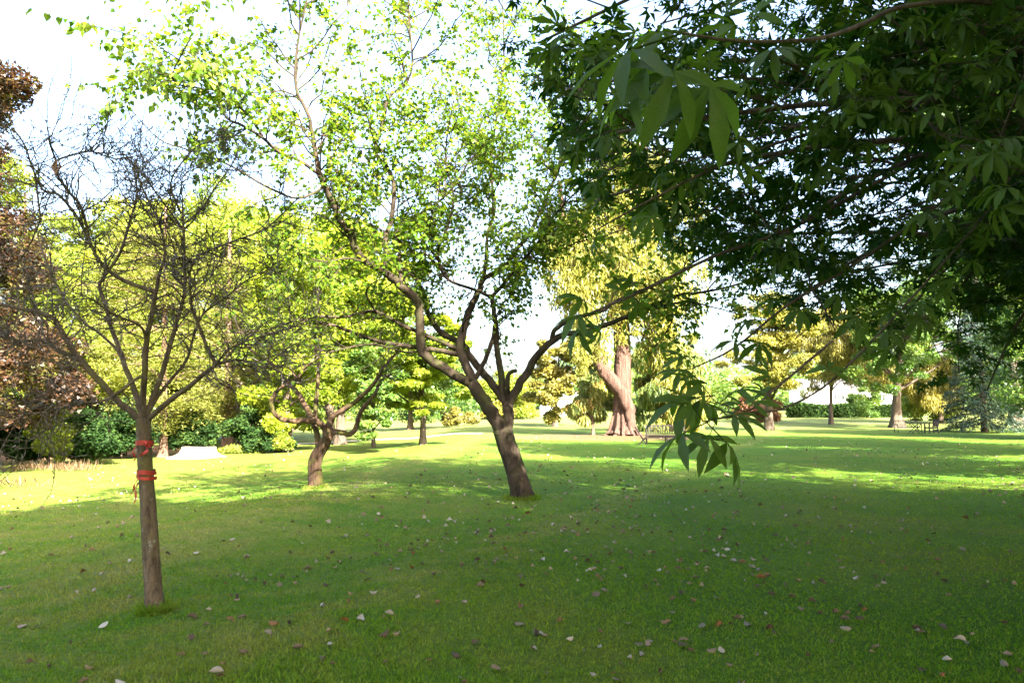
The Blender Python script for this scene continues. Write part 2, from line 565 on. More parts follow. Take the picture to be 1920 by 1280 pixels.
M['ribbon_faded'] = plain_mat('ribbon_orange', (0.30, 0.06, 0.02), (0.38, 0.09, 0.03), 30, 0.5)
M['white_wall'] = plain_mat('render_white', (0.78, 0.78, 0.76), (0.82, 0.82, 0.80), 3, 0.8)
M['slate'] = plain_mat('roof_slate', (0.07, 0.07, 0.075), (0.12, 0.115, 0.115), 4, 0.7)
M['pane'] = plain_mat('window_glass_dark', (0.02, 0.025, 0.03), (0.04, 0.045, 0.05), 2, 0.08)
M['gravel'] = plain_mat('path_gravel', (0.30, 0.25, 0.20), (0.46, 0.40, 0.33), 40, 0.95)
M['twine'] = plain_mat('dead_leaf_strand', (0.14, 0.08, 0.05), (0.25, 0.15, 0.10), 30, 0.9)

# ------------------------------------------------------------------ the ground
def axis(lo, hi, fine_lo, fine_hi, step):
    a = list(np.arange(fine_lo, fine_hi + step / 2, step))
    s = step
    x = fine_hi
    while x < hi:
        s *= 1.16
        x += s
        a.append(x)
    s = step
    x = fine_lo
    while x > lo:
        s *= 1.16
        x -= s
        a.insert(0, x)
    return np.array(a)


gx, gy = axis(-700, 700, -24, 30, 0.45), axis(-300, 1200, -4, 50, 0.45)
XX, YY = np.meshgrid(gx, gy)
ZZ = hgt(XX, YY)
nx, ny = len(gx), len(gy)
ii = (np.arange(ny - 1)[:, None] * nx + np.arange(nx - 1)[None, :]).ravel()
lawn = obj('lawn', mesh_np('lawn', np.stack([XX.ravel(), YY.ravel(), ZZ.ravel()], 1),
                           np.stack([ii, ii + 1, ii + nx + 1, ii + nx], 1), smooth=True), M['turf'],
           label='wide mown grass lawn, shaded near and sunlit beyond', cat='lawn', kind='structure')
# gravel path crossing behind the small trees
pth = []
for px in np.linspace(430, 905, 40):
    yy = 47 + 6 * (px - 430) / 475
    for w in (-1.1, 1.1):
        x = (px - 960) / F * yy
        pth.append((x, yy + w, float(hgt(x, yy + w)) + 0.03))
obj('path', mesh_np('path', np.array(pth), np.array([(2 * i, 2 * i + 2, 2 * i + 3, 2 * i + 1) for i in range(39)])), M['gravel'],
    label='pale gravel path crossing behind the small trees', cat='path', kind='structure')

# short grass blades on the near lawn
def grass():
    n = 230000
    d = 2.6 * (30.0 / 2.6) ** (rng.random(n) ** 1.15)
    a = np.where(rng.random(n) < 0.86, (rng.random(n) - 0.5) * 1.45, rng.normal(size=n) * 0.85)
    x, y = d * a, d
    keep = np.ones(n, bool)
    z = hgt(x, y)
    base = np.stack([x, y, z - 0.003], 1)
    th = rng.random(n) * 2 * math.pi
    h = (0.012 + 0.022 * rng.random(n)) * (0.75 + 0.5 * (np.sin(x * 1.3) * np.sin(y * 1.1) * 0.5 + 0.5)) * np.interp(d, [3, 14, 30], [1, 0.8, 0.25])
    wd = 0.0026 + 0.0007 * d
    # longer tufts the mower leaves round the trunks
    for q, (cx, cy, rr) in enumerate(((*G(289, 1147)[:2], 0.11), (*G(979, 934)[:2], 0.30), (*G(591, 915)[:2], 0.20))):
        m0, m1 = q * 900, q * 900 + 900
        aa = rng.random(900) * 6.28
        ra = rr * (0.75 + 0.5 * rng.random(900) ** 1.5)
        base[m0:m1, 0], base[m0:m1, 1] = cx + np.cos(aa) * ra, cy + np.sin(aa) * ra
        base[m0:m1, 2] = hgt(base[m0:m1, 0], base[m0:m1, 1]) - 0.003
        h[m0:m1] = 0.03 + 0.08 * rng.random(900)
        wd[m0:m1] = 0.003 + 0.0004 * cy
    side = np.stack([np.cos(th), np.sin(th), np.zeros(n)], 1) * wd[:, None]
    ph = rng.random(n) * 2 * math.pi
    lean = np.stack([np.cos(ph), np.sin(ph), np.zeros(n)], 1) * (h * (0.2 + 0.9 * rng.random(n)))[:, None]
    tip = base + lean
    tip[:, 2] += h
    V = np.stack([base - side, base + side, tip], 1).reshape(-1, 3)
    o = obj('grass', mesh_np('grass', V, np.arange(3 * n).reshape(n, 3), rng.random(n)), M['blade'],
            label='short green grass blades of the near shaded lawn', cat='grass', kind='stuff')
    return o


grass()


# ------------------------------------------------------------------ leaves
def leaf_batch(Pp, D, Nn, L, W, fold=0.25, peak=0.45):
    """folded diamond leaves: 4 vertices, 2 triangles each"""
    n = len(Pp)
    D = nrm(D)
    S = nrm(np.cross(D, Nn))
    Nn = np.cross(S, D)
    L = np.broadcast_to(np.asarray(L, float), (n,))[:, None]
    W = np.broadcast_to(np.asarray(W, float), (n,))[:, None]
    mid = Pp + D * L * peak + Nn * W * fold
    V = np.stack([Pp, mid - S * W * 0.5, Pp + D * L - Nn * L * 0.10, mid + S * W * 0.5], 1).reshape(-1, 3)
    b = np.arange(n)[:, None] * 4
    T = np.concatenate([b + np.array([[0, 2, 1]]), b + np.array([[0, 3, 2]])], 1).reshape(-1, 3)
    return V, T


def leaf_tris(Pp, D, Nn, L, W):
    """far foliage: one triangle per leaf"""
    n = len(Pp)
    D = nrm(D)
    S = nrm(np.cross(D, Nn))
    L = np.broadcast_to(np.asarray(L, float), (n,))[:, None]
    W = np.broadcast_to(np.asarray(W, float), (n,))[:, None]
    V = np.stack([Pp - S * W * 0.5, Pp + S * W * 0.5 + D * L * 0.25, Pp + D * L], 1).reshape(-1, 3)
    return V, np.arange(3 * n).reshape(n, 3)


def rand_unit(n):
    return nrm(rng.normal(size=(n, 3)))


def build_leaves(name, mat, parent, V, T, rnd, kind=None):
    off = np.array(parent.location)
    o = obj(name, mesh_np(name, V - off, T, rnd), mat, None, kind=kind)
    o.parent = parent
    return o


def grow(p, d, L, n=5, wob=0.25, up=0.0):
    pts = [np.asarray(p, float)]
    d = nrm(d)
    for i in range(n):
        d = nrm(d + rng.normal(size=3) * wob + np.array((0, 0, up)))
        pts.append(pts[-1] + d * L / n)
    return np.array(pts)


def spline(pts, k=4):
    """Catmull-Rom through the points, k steps per span; works on any columns"""
    pts = np.asarray(pts, float)
    if len(pts) < 3:
        return np.array([pts[0] + (pts[-1] - pts[0]) * t for t in np.linspace(0, 1, k + 1)])
    q = np.vstack([2 * pts[0] - pts[1], pts, 2 * pts[-1] - pts[-2]])
    out = []
    for i in range(1, len(q) - 2):
        for t in np.linspace(0, 1, k, endpoint=False):
            a, b, c, d = q[i - 1], q[i], q[i + 1], q[i + 2]
            out.append(0.5 * (2 * b + (c - a) * t + (2 * a - 5 * b + 4 * c - d) * t * t + (3 * b - a - 3 * c + d) * t ** 3))
    out.append(pts[-1])
    return np.array(out)


def along(pts, s):
    seg = np.linalg.norm(np.diff(pts, axis=0), axis=1)
    c = np.concatenate([[0], np.cumsum(seg)])
    x = s * c[-1]
    i = min(len(seg) - 1, int(np.searchsorted(c, x, 'right') - 1))
    t = (x - c[i]) / max(1e-9, seg[i])
    return pts[i] + (pts[i + 1] - pts[i]) * t, nrm(pts[i + 1] - pts[i])


# ------------------------------------------------------------------ a general leafy tree made of branch-borne clumps
def ell_px(x0, x1, y0, y1, y, ry=1.0, dy=0.0):
    c = P((x0 + x1) / 2, (y0 + y1) / 2, y + dy)
    rx = (x1 - x0) / 2 / F * y
    return (c, np.array((rx, rx * ry, (y1 - y0) / 2 / F * y)))


def leafy_tree(name, label, cat, base, ells, mat, bark, trunk_r=0.3, nclump=70, nleaf=24000, leaf=0.11, crad=0.24,
               fz=0.7, group=None, style='leaf', trunk_top=None, lean=(0, 0), limbs=22, flare=0.5, surf=0.45, trunk_path=None, crown_name='crown'):
    base = np.asarray(base, float)
    far = base[1] > 25 or name == 'shade_tree'
    nleaf = int(nleaf * (1.3 if name == 'shade_tree' else 1.9 if far else 1.25))
    leaf = leaf * 1.3
    t = thing(name, base, label, cat, group)
    vol = np.array([np.prod(r) ** 0.8 for c, r in ells])
    vol = vol / vol.sum()
    cs, rs = [], []
    for _ in range(nclump):
        c, r = ells[rng.choice(len(ells), p=vol)]
        u = rand_unit(1)[0] * rng.random() ** surf
        q = c + u * r
        if q[2] < base[2] + 0.3:
            q[2] = base[2] + 0.3 + rng.random() * 0.6
        cs.append(q)
        rs.append(min(r[0], max(r[2], 0.5 * r[0])) * crad * (0.6 + 0.8 * rng.random()))
    cs, rs = np.array(cs), np.array(rs)
    # trunk
    if trunk_path is None:
        topz = trunk_top if trunk_top is not None else max(c[2] + 0.35 * r[2] for c, r in ells)
        cx = np.average([c[0] for c, r in ells], weights=vol)
        cy = np.average([c[1] for c, r in ells], weights=vol)
        top = np.array((base[0] * 0.4 + cx * 0.6 + lean[0], base[1] * 0.4 + cy * 0.6 + lean[1], topz))
        ctl = [base, base + (top - base) * np.array((0.05, 0.05, 0.22)), base + (top - base) * np.array((0.35, 0.35, 0.55)), top]
        tp = spline(ctl, 5)
    else:
        tp = spline(trunk_path, 5)
    s = np.linspace(0, 1, len(tp))
    tr = trunk_r * (1 - 0.82 * s)
    mb = MB()
    tp0 = tp.copy()
    tp0[0, 2] -= 0.12
    mb.tube(tp0, tr, 12, rough=0.07, flare=flare * np.exp(-s * 14))
    mb.build('trunk', bark, t, smooth=True)
    # limbs
    mb = MB()
    order = np.argsort(-rs)[:limbs]
    for i in order:
        f = 0.3 + 0.6 * rng.random()
        zt = base[2] + (cs[i][2] - base[2]) * (0.45 + 0.3 * rng.random())
        k = int(np.argmin(np.abs(tp[:, 2] - zt)))
        k = max(2, min(k, len(tp) - 2))
        st = tp[k]
        midp = (st + cs[i]) / 2 + np.array((0, 0, 0.12 * np.linalg.norm(cs[i] - st))) + rng.normal(size=3) * 0.06 * np.linalg.norm(cs[i] - st)
        pp = spline([st, midp, cs[i]], 4)
        mb.tube(pp, np.linspace(max(0.02, tr[k] * 0.5), 0.012, len(pp)), 5)
    if order.size:
        mb.build('limbs', bark, t, smooth=True)
    # leaves
    w = rs ** 2
    cnt = rng.multinomial(nleaf, w / w.sum())
    idx = np.repeat(np.arange(nclump), cnt)
    u = rand_unit(nleaf) * (rng.random(nleaf) ** 0.42)[:, None]
    sc = np.stack([rs[idx] * (0.8 + 0.5 * rng.random(nclump))[idx], rs[idx] * (0.8 + 0.5 * rng.random(nclump))[idx], rs[idx] * fz], 1)
    pos = cs[idx] + u * sc
    out = nrm(pos - np.average([c for c, r in ells], axis=0, weights=vol))
    if style == 'leaf':
        Dv = nrm(rng.normal(size=(nleaf, 3)) * np.array((1, 1, 0.6)) + np.array((0, 0, -0.35)) + out * 0.3)
        Nv = nrm(rng.normal(size=(nleaf, 3)) * 0.55 + np.array((0, 0, 0.8)) + out * 0.35)
        L, W = leaf * (0.7 + 0.6 * rng.random(nleaf)), leaf * 0.8 * (0.7 + 0.6 * rng.random(nleaf))
    elif style == 'needle':      # flat sprays
        Dv = nrm(rng.normal(size=(nleaf, 3)) * np.array((1, 1, 0.15)) + out * np.array((0.9, 0.9, 0.0)))
        Nv = nrm(rng.normal(size=(nleaf, 3)) * 0.35 + np.array((0, 0, 1.0)))
        L, W = leaf * (1.0 + 1.0 * rng.random(nleaf)), leaf * 0.36 * (0.7 + 0.6 * rng.random(nleaf))
    else:                        # weeping strands
        Dv = nrm(rng.normal(size=(nleaf, 3)) * np.array((0.3, 0.3, 0.2)) + np.array((0, 0, -1.0)))
        Nv = nrm(rng.normal(size=(nleaf, 3)) * np.array((1, 1, 0.1)))
        L, W = leaf * (1.4 + 1.6 * rng.random(nleaf)), leaf * 0.34 * (0.7 + 0.6 * rng.random(nleaf))
    g = hgt(pos[:, 0], pos[:, 1])
    pos[:, 2] = np.maximum(pos[:, 2], g + 0.05 + leaf)
    V, T = leaf_tris(pos, Dv, Nv, L, W * 1.2) if far else leaf_batch(pos, Dv, Nv, L, W)
    rc = rng.random(nclump)
    rnd = np.clip(0.45 * rc[idx] + 0.55 * rng.random(nleaf), 0, 1)
    build_leaves(crown_name, mat, t, V, T, rnd if far else np.repeat(rnd, 2))
    return t


def on(px, y):
    x = (px - 960) / F * y
    return on_ground(x, y)


# ------------------------------------------------------------------ hero trees traced limb by limb
class Hero:
    def __init__(self, root, D, bark, twig):
        self.t, self.D, self.bark, self.twig = root, D, bark, twig
        self.px, self.dep = [], []
        self.limbs = {}

    def limb(self, key, pts, w0, w1, d1=0.0, d0=None, name='branch', sides=8, rough=0.05, flare=None, sub=4, widths=None, fs=11.0):
        pts = np.asarray(pts, float)
        if d0 is None:
            a = np.array(self.px)
            d0 = self.dep[int(np.argmin(((a - pts[0]) ** 2).sum(1)))]
        seg = np.concatenate([[0], np.cumsum(np.linalg.norm(np.diff(pts, axis=0), axis=1))])
        s = seg / seg[-1]
        W = np.array([P(p[0], p[1], self.D + d0 + (d1 - d0) * q) for p, q in zip(pts, s)])
        W = spline(W, sub)
        W[1:-1] += rng.normal(size=W[1:-1].shape) * (0.008 if name == 'trunk' else 0.035) * (w0 / F * self.D)
        ss = np.linspace(0, 1, len(W))
        ww = (w0 + (w1 - w0) * ss) * (0.88 if self.bark is M['bark_centre'] else 1.0) if widths is None else np.interp(ss, np.linspace(0, 1, len(widths)), widths)
        rad = ww / 2 / F * W[:, 1]
        sm = spline(np.column_stack([pts, d0 + (d1 - d0) * s]), sub)
        for q in sm:
            self.px.append(q[:2])
            self.dep.append(q[2])
        mb = MB()
        fl = None if flare is None else flare * np.exp(-ss * fs)
        if name == 'trunk':
            W[0, 2] -= 0.08
        mb.tube(W, rad, sides, rough=rough, flare=fl)
        o = mb.build(name, self.bark, self.t, smooth=True)
        self.limbs[key] = (W, rad)
        return o


def sprout(W, rad, n, s0, s1, l0, l1, up=0.05, spread=0.9, fwd=0.5, wob=0.2, seg=5, flat=1.0, rmax=0.02):
    """side shoots of a limb: list of (points, start radius)"""
    out = []
    for _ in range(n):
        s = s0 + (s1 - s0) * rng.random()
        p, tg = along(W, s)
        q = rng.normal(size=3)
        q[2] *= flat
        q = q - tg * np.dot(q, tg)
        d = nrm(nrm(q) * spread + tg * fwd)
        r = rad[min(len(rad) - 1, int(s * (len(rad) - 1)))]
        L = l0 + (l1 - l0) * rng.random()
        out.append((grow(p, d, L, seg, wob, up), min(rmax, r * 0.6)))
    return out


def twig_mesh(shoots, mb, sides=4, tip=0.002):
    """many thin tubes at once, grouped by their number of points"""
    groups = {}
    for pts, r in shoots:
        groups.setdefault(len(pts), []).append((pts, r))
    ang = np.arange(sides) * 2 * math.pi / sides
    for k, g in groups.items():
        A = np.array([q[0] for q in g])
        r0 = np.maximum(np.array([q[1] for q in g]), tip * 1.5)
        rad = r0[:, None] + (tip - r0)[:, None] * np.linspace(0, 1, k)[None, :]
        tg = nrm(np.gradient(A, axis=1))
        ref = rand_unit(len(g))[:, None, :]
        a = nrm(np.cross(tg, ref))
        bb = np.cross(tg, a)
        V = A[:, :, None, :] + rad[:, :, None, None] * (np.cos(ang)[None, None, :, None] * a[:, :, None, :] + np.sin(ang)[None, None, :, None] * bb[:, :, None, :])
        i0 = np.arange(k - 1)[:, None] * sides
        j0 = np.arange(sides)[None, :]
        j1 = (j0 + 1) % sides
        fs = np.stack([i0 + j0, i0 + j1, i0 + sides + j1, i0 + sides + j0], -1).reshape(-1, 4)
        fs = (np.arange(len(g))[:, None, None] * (k * sides) + fs[None]).reshape(-1, 4)
        mb.add(V.reshape(-1, 3), fs)


# ---- single leaf meshes
def ovate_leaf(k):
    """heart-based oval leaf along +Y, length 1, normal +Z"""
    prof = [(0.0, 0.0), (0.04, 0.22), (0.25, 0.40), (0.55, 0.33), (0.82, 0.14), (1.0, 0.0)]
    V, Fc = [], []
    for i, (y, w) in enumerate(prof):
        cz = -0.22 * y * y + 0.03 * math.sin(k + y * 5)
        V += [(-w, y - (0.05 if i == 1 else 0), cz + w * 0.35), (0, y, cz), (w, y - (0.05 if i == 1 else 0), cz + w * (0.30 + 0.1 * math.sin(k * 2)))]
    for i in range(len(prof) - 1):
        a = i * 3
        Fc += [(a, a + 1, a + 4, a + 3), (a + 1, a + 2, a + 5, a + 4)]
    V += [(-0.012, -0.35, 0.03), (0.012, -0.35, 0.03)]
    Fc.append((len(V) - 2, len(V) - 1, 1))
    me = bpy.data.meshes.new('leaf')
    me.from_pydata(V, [], Fc)
    me.polygons.foreach_set('use_smooth', np.ones(len(me.polygons), dtype=bool))
    me.update()
    return me


def leaflet_geo(L, W, droop, k):
    prof = [(0.0, 0.03), (0.30, 0.30), (0.62, 0.50), (0.85, 0.27), (1.0, 0.0)]
    V, Fc = [], []
    for y, w in prof:
        z = -droop * y * y * L
        wz = w * W
        V += [(-wz, y * L, z + wz * 0.38), (0, y * L, z), (wz, y * L, z + wz * 0.38)]
    for i in range(len(prof) - 1):
        a = i * 3
        Fc += [(a, a + 1, a + 4, a + 3), (a + 1, a + 2, a + 5, a + 4)]
    return np.array(V), Fc


def palmate_params(k):
    r = random.Random(100 + k)
    n = r.choice([5, 5, 6, 7])
    out = []
    for i in range(n):
        a = (i / (n - 1) - 0.5) * R(190 + 20 * r.random())
        L = (0.62 + 0.38 * math.cos(a * 0.75)) * (0.9 + 0.2 * r.random())
        out.append((a + r.uniform(-0.1, 0.1), L, L * 0.30, 0.30 + 0.3 * r.random(), r.uniform(-0.35, 0.1)))
    return out


PALM = [palmate_params(k) for k in range(6)]


def palmate_leaf(k):
    """compound leaf: stalk along +Y to the hub at y=0.7, leaflets fanned from there, longest about 1"""
    V, Fc = [], []
    V0 = [(-0.015, 0, 0), (0.015, 0, 0), (0.012, 0.7, 0.03), (-0.012, 0.7, 0.03), (0, 0.0, -0.03), (0, 0.7, 0.0)]
    V += V0
    Fc += [(0, 1, 2, 3), (1, 4, 5, 2), (4, 0, 3, 5)]
    for a, L, W, dr, tilt in PALM[k]:
        v, f = leaflet_geo(L, W, dr, k)
        ct, st = math.cos(tilt), math.sin(tilt)
        v = np.stack([v[:, 0], v[:, 1] * ct - v[:, 2] * st, v[:, 1] * st + v[:, 2] * ct], 1)
        ca, sa = math.cos(a), math.sin(a)
        v = np.stack([v[:, 0] * ca + v[:, 1] * sa, -v[:, 0] * sa + v[:, 1] * ca + 0.7, v[:, 2] + 0.015], 1)
        n0 = len(V)
        V += [tuple(q) for q in v]
        Fc += [tuple(i + n0 for i in q) for q in f]
    me = bpy.data.meshes.new('leaf')
    me.from_pydata([tuple(map(float, v)) for v in V], [], Fc)
    me.polygons.foreach_set('use_smooth', np.ones(len(me.polygons), dtype=bool))
    me.update()
    return me


def frame(p, d, n, s):
    y = nrm(d)
    x = nrm(np.cross(y, n))
    z = np.cross(x, y)
    m = Matrix.Identity(4)
    for i in range(3):
        m[i][0], m[i][1], m[i][2], m[i][3] = x[i] * s, y[i] * s, z[i] * s, p[i]
    return m


def leaf_objects(name, parent, meshes, mat, Pp, D, Nn, S):
    off = Vector(parent.location)
    for me in meshes:
        if len(me.materials) == 0:
            me.materials.append(mat)
    for i in range(len(Pp)):
        o = bpy.data.objects.new(name, meshes[i % len(meshes)])
        COL.objects.link(o)
        o.parent = parent
        m = frame(Pp[i], D[i], Nn[i], S[i])
        m.translation -= off
        o.matrix_basis = m


def pick_largest(Pp, S, n, margin=0):
    px, py, dep = project(Pp)
    vis = (dep > 0.6) & (px > -margin) & (px < 1920 + margin) & (py > -margin) & (py < 1280 + margin)
    score = np.where(vis, S / np.maximum(dep, 0.1), -1)
    order = np.argsort(-score)
    sel = order[:n]
    sel = sel[score[sel] > 0]
    mask = np.zeros(len(Pp), bool)
    mask[sel] = True
    return mask


# ==================================================================== THE CENTRE TREE
def centre_tree():
    base = G(979, 934)
    D = base[1]
    t = thing('forked_tree', base, 'forked leaning tree with light green leaves in the middle of the lawn', 'tree')
    h = Hero(t, D, M['bark_centre'], M['twig_dark'])
    h.limb('trunk', [(980, 937), (973, 905), (965, 879), (951, 838), (941, 803)], 44, 42, 0.0, 0.0, 'trunk', 14, 0.06, flare=0.45)
    h.limb('L', [(943, 812), (925, 778), (909, 754), (884, 716)], 30, 27, -0.15, 0.0, 'stem', 12)
    h.limb('Rr', [(947, 815), (952, 790), (953, 757)], 26, 23, 0.1, 0.05, 'stem', 12)
    h.limb('a', [(950, 765), (942, 735), (940, 700), (932, 654), (930, 616), (924, 570), (921, 552)], 16, 9, 0.0)
    h.limb('b', [(953, 757), (965, 735), (990, 697), (1007, 666), (1035, 640), (1061, 627), (1117, 617), (1164, 598), (1211, 577), (1270, 553), (1328, 546), (1420, 520)], 21, 4, -2.0)
    h.limb('b2', [(1035, 640), (1040, 619), (1077, 596), (1131, 582), (1150, 567), (1206, 542), (1270, 511), (1328, 474), (1398, 425)], 11, 3, -3.0)
    h.limb('b3', [(1211, 577), (1281, 567), (1323, 572), (1390, 590)], 6, 2, -2.6)
    h.limb('b4', [(1240, 570), (1262, 590), (1250, 620), (1228, 650)], 4, 1.5, -2.2)
    h.limb('c', [(952, 745), (952, 707), (958, 698), (968, 694)], 10, 8, -0.2)
    h.limb('d', [(945, 750), (918, 713), (887, 676), (871, 650), (860, 641), (824, 619), (802, 585), (796, 560), (792, 543), (769, 512), (714, 477), (677, 443), (640, 425)], 18, 4, 1.6)
    h.limb('e', [(884, 716), (871, 713), (837, 694), (809, 676), (790, 654), (787, 607), (783, 565), (752, 536), (721, 508), (683, 488), (666, 464), (656, 436), (639, 415), (625, 384), (608, 347), (597, 322)], 22, 13, -1.5)
    h.limb('e0', [(597, 322), (591, 285), (585, 246), (575, 208), (554, 162), (558, 83), (575, 0), (590, -120)], 11, 3, -2.2)
    h.limb('e1', [(600, 328), (562, 302), (525, 287), (492, 258), (454, 235), (425, 221), (387, 171), (346, 162), (323, 146), (333, 117), (358, 71)], 8, 2.5, -4.6)
    h.limb('e1b', [(492, 256), (467, 217), (429, 187), (387, 160), (367, 133), (317, 100), (260, 60)], 6, 2, -4.8)
    h.limb('e1c', [(610, 350), (560, 372), (500, 350), (430, 310), (350, 280), (300, 262), (245, 205)], 6, 2, -4.2)
    h.limb('e2', [(721, 508), (726, 477), (723, 446), (735, 405), (738, 343), (721, 309), (704, 281), (721, 217), (729, 183), (771, 137), (767, 33), (760, -90)], 13, 3, -0.5)
    h.limb('e3', [(752, 530), (749, 474), (749, 422), (793, 398), (838, 364), (880, 300), (905, 220)], 9, 3, 0.8)
    h.limb('e4', [(690, 492), (650, 484), (615, 491), (570, 480), (530, 455)], 5, 2, -2.6)
    h.limb('g', [(886, 714), (871, 679), (862, 654), (868, 626), (877, 591), (890, 560), (900, 543), (907, 522), (948, 498), (969, 467), (996, 433), (1020, 380), (1045, 320), (1060, 230), (1075, 120)], 21, 3, 1.6)
    h.limb('g2', [(907, 522), (912, 481), (914, 439), (928, 390), (920, 320), (930, 230), (945, 120), (940, -40)], 9, 2.5, 2.4)
    h.limb('a2', [(922, 558), (890, 543), (838, 522), (821, 474), (838, 430), (850, 370), (835, 290), (850, 190)], 8, 2.5, -1.0)
    h.limb('a3', [(921, 556), (948, 529), (969, 501), (1007, 457), (1024, 426), (1060, 380), (1120, 330), (1190, 300)], 8, 2.5, -1.4)
    h.limb('hh', [(890, 712), (909, 676), (924, 635), (927, 610)], 11, 8, 0.0)
    h.limb('i', [(858, 664), (806, 654), (752, 647), (706, 638), (659, 622), (615, 607), (560, 600), (500, 618), (440, 622)], 12, 2, -1.4)
    h.limb('i2', [(856, 653), (793, 626), (762, 613), (706, 585), (672, 588), (640, 594), (590, 594), (549, 613), (487, 626), (420, 622)], 10, 2, -2.0)
    h.limb('i3', [(706, 587), (690, 560), (687, 545), (700, 530), (722, 522)], 5, 2, -1.8)
    h.limb('j', [(806, 655), (760, 660), (700, 645), (640, 655), (580, 668), (520, 664)], 5, 1.5, -2.4)
    h.limb('k', [(783, 566), (740, 548), (700, 552)], 4, 2, 0.6)
    h.limb('m', [(871, 650), (868, 610), (885, 590)], 5, 2.5, -0.6)
    h.limb('n', [(1007, 457), (1040, 470), (1080, 455), (1140, 440), (1200, 420)], 4, 1.5, -2.0)
    # secondary shoots (leaf bearing) from the upper limbs
    sec, leafy = [], []
    plan = [('e', 16, 0.62, 1.0, 0.9, 2.2), ('e0', 26, 0.05, 1.0, 1.0, 2.4), ('e1', 17, 0.12, 1.0, 0.5, 1.5), ('e1b', 10, 0.1, 1.0, 0.5, 1.5),
            ('e1c', 4, 0.15, 0.5, 0.5, 0.9), ('e2', 34, 0.12, 1.0, 1.0, 2.4), ('e3', 26, 0.2, 1.0, 0.8, 2.0), ('g', 34, 0.45, 1.0, 0.9, 2.4),
            ('g2', 34, 0.1, 1.0, 0.9, 2.4), ('a2', 28, 0.2, 1.0, 0.8, 2.0), ('a3', 26, 0.2, 1.0, 0.8, 2.0), ('d', 20, 0.45, 1.0, 0.8, 1.8),
            ('b', 10, 0.5, 1.0, 0.4, 1.0), ('b2', 12, 0.4, 1.0, 0.4, 1.2), ('e4', 8, 0.3, 1.0, 0.4, 1.0), ('i3', 3, 0.4, 1, 0.3, 0.5), ('b4', 8, 0.2, 1.0, 0.3, 0.8),
            ('b3', 5, 0.3, 1.0, 0.3, 0.7), ('n', 8, 0.2, 1.0, 0.4, 1.0), ('a', 8, 0.5, 1.0, 0.4, 1.0), ('g', 16, 0.3, 0.6, 0.5, 1.2), ('a2', 12, 0.05, 0.4, 0.5, 1.2), ('a3', 12, 0.05, 0.4, 0.5, 1.2), ('e3', 10, 0.05, 0.4, 0.5, 1.1), ('d', 10, 0.3, 0.6, 0.5, 1.1)]
    for key, n, s0, s1, l0, l1 in plan:
        W, rad = h.limbs[key]
        sec += sprout(W, rad, n, s0, s1, l0, l1, up=0.06, spread=1.0, fwd=0.6, wob=0.24, seg=7, rmax=0.016)
    for pts, r in sec:
        rr = np.linspace(r, 0.004, len(pts))
        leafy += sprout(pts, rr, 9, 0.12, 1.0, 0.25, 0.8, up=-0.02, spread=0.8, fwd=0.9, wob=0.2, seg=4, flat=0.6, rmax=0.006)
    bare = []
    for key, n in (('i', 26), ('i2', 26), ('j', 14), ('d', 10), ('e', 16), ('a', 10), ('b', 10), ('k', 5), ('g', 34), ('a2', 30), ('a3', 30), ('n', 16), ('e2', 14), ('e3', 18), ('g2', 14), ('b2', 14)):
        W, rad = h.limbs[key]
        s = sprout(W, rad, n, 0.25, 1.0, 0.4, 1.1, up=0.03, spread=0.8, fwd=0.8, wob=0.28, seg=4, rmax=0.010)
        bare += s
        for pts, r in s:
            bare += sprout(pts, np.full(len(pts), 0.004), 2, 0.2, 0.9, 0.15, 0.45, wob=0.3, seg=3, rmax=0.004)
    mb = MB()
    twig_mesh(sec, mb, 5, 0.004)
    twig_mesh(leafy, mb, 3, 0.002)
    twig_mesh(bare, mb, 3, 0.002)
    mb.build('twigs', M['bark_centre'], t, kind='stuff')
    # leaves, alternate along the shoots, blades hanging
    Pp, Dd, Nn, S = [], [], [], []

    def put(pts, n, s0, big):
        for j in range(n):
            s = s0 + (1 - s0) * (j + rng.random()) / n
            p, tg = along(pts, min(0.999, s))
            q = rng.normal(size=3) * np.array((1, 1, 0.3))
            q = q - tg * np.dot(q, tg)
            d = nrm(tg * 0.5 + nrm(q) * 0.9 + np.array((0, 0, -0.55)))
            Pp.append(p + nrm(q) * 0.02)
            Dd.append(d)
            Nn.append(nrm(rng.normal(size=3) * 0.45 + np.array((0, -0.15, 1))))
            S.append(big * (0.75 + 0.5 * rng.random()))
    for pts, r in leafy:
        z = pts[-1][2]
        px, py, dep = project(pts[-1])
        dens = np.interp(z, [2.5, 3.4, 4.4, 6.0], [0.25, 0.6, 0.85, 0.95])
        n = rng.poisson(8.0 * dens)
        if n:
            put(pts, n, 0.1, 0.100)
    for pts, r in sec:
        n = rng.poisson(4.0 * np.interp(pts[-1][2], [2.5, 4, 6], [0.2, 0.6, 1]))
        if n:
            put(pts, n, 0.4, 0.088)
    for pts, r in bare:
        if rng.random() < 0.55:
            put(pts, 3, 0.4, 0.085)
    Pp, Dd, Nn, S = map(np.array, (Pp, Dd, Nn, S))
    mk = pick_largest(Pp, S, 300)
    leaf_objects('leaf', t, [ovate_leaf(k) for k in range(5)], M['leaf_centre_single'], Pp[mk], Dd[mk], Nn[mk], S[mk])
    r = ~mk
    V, T = leaf_batch(Pp[r], Dd[r], Nn[r], S[r], S[r] * 0.8, 0.25, 0.38)
    build_leaves('foliage', M['leaf_centre'], t, V, T, np.repeat(rng.random(r.sum()), 2), kind='stuff')
    return t


centre_tree()


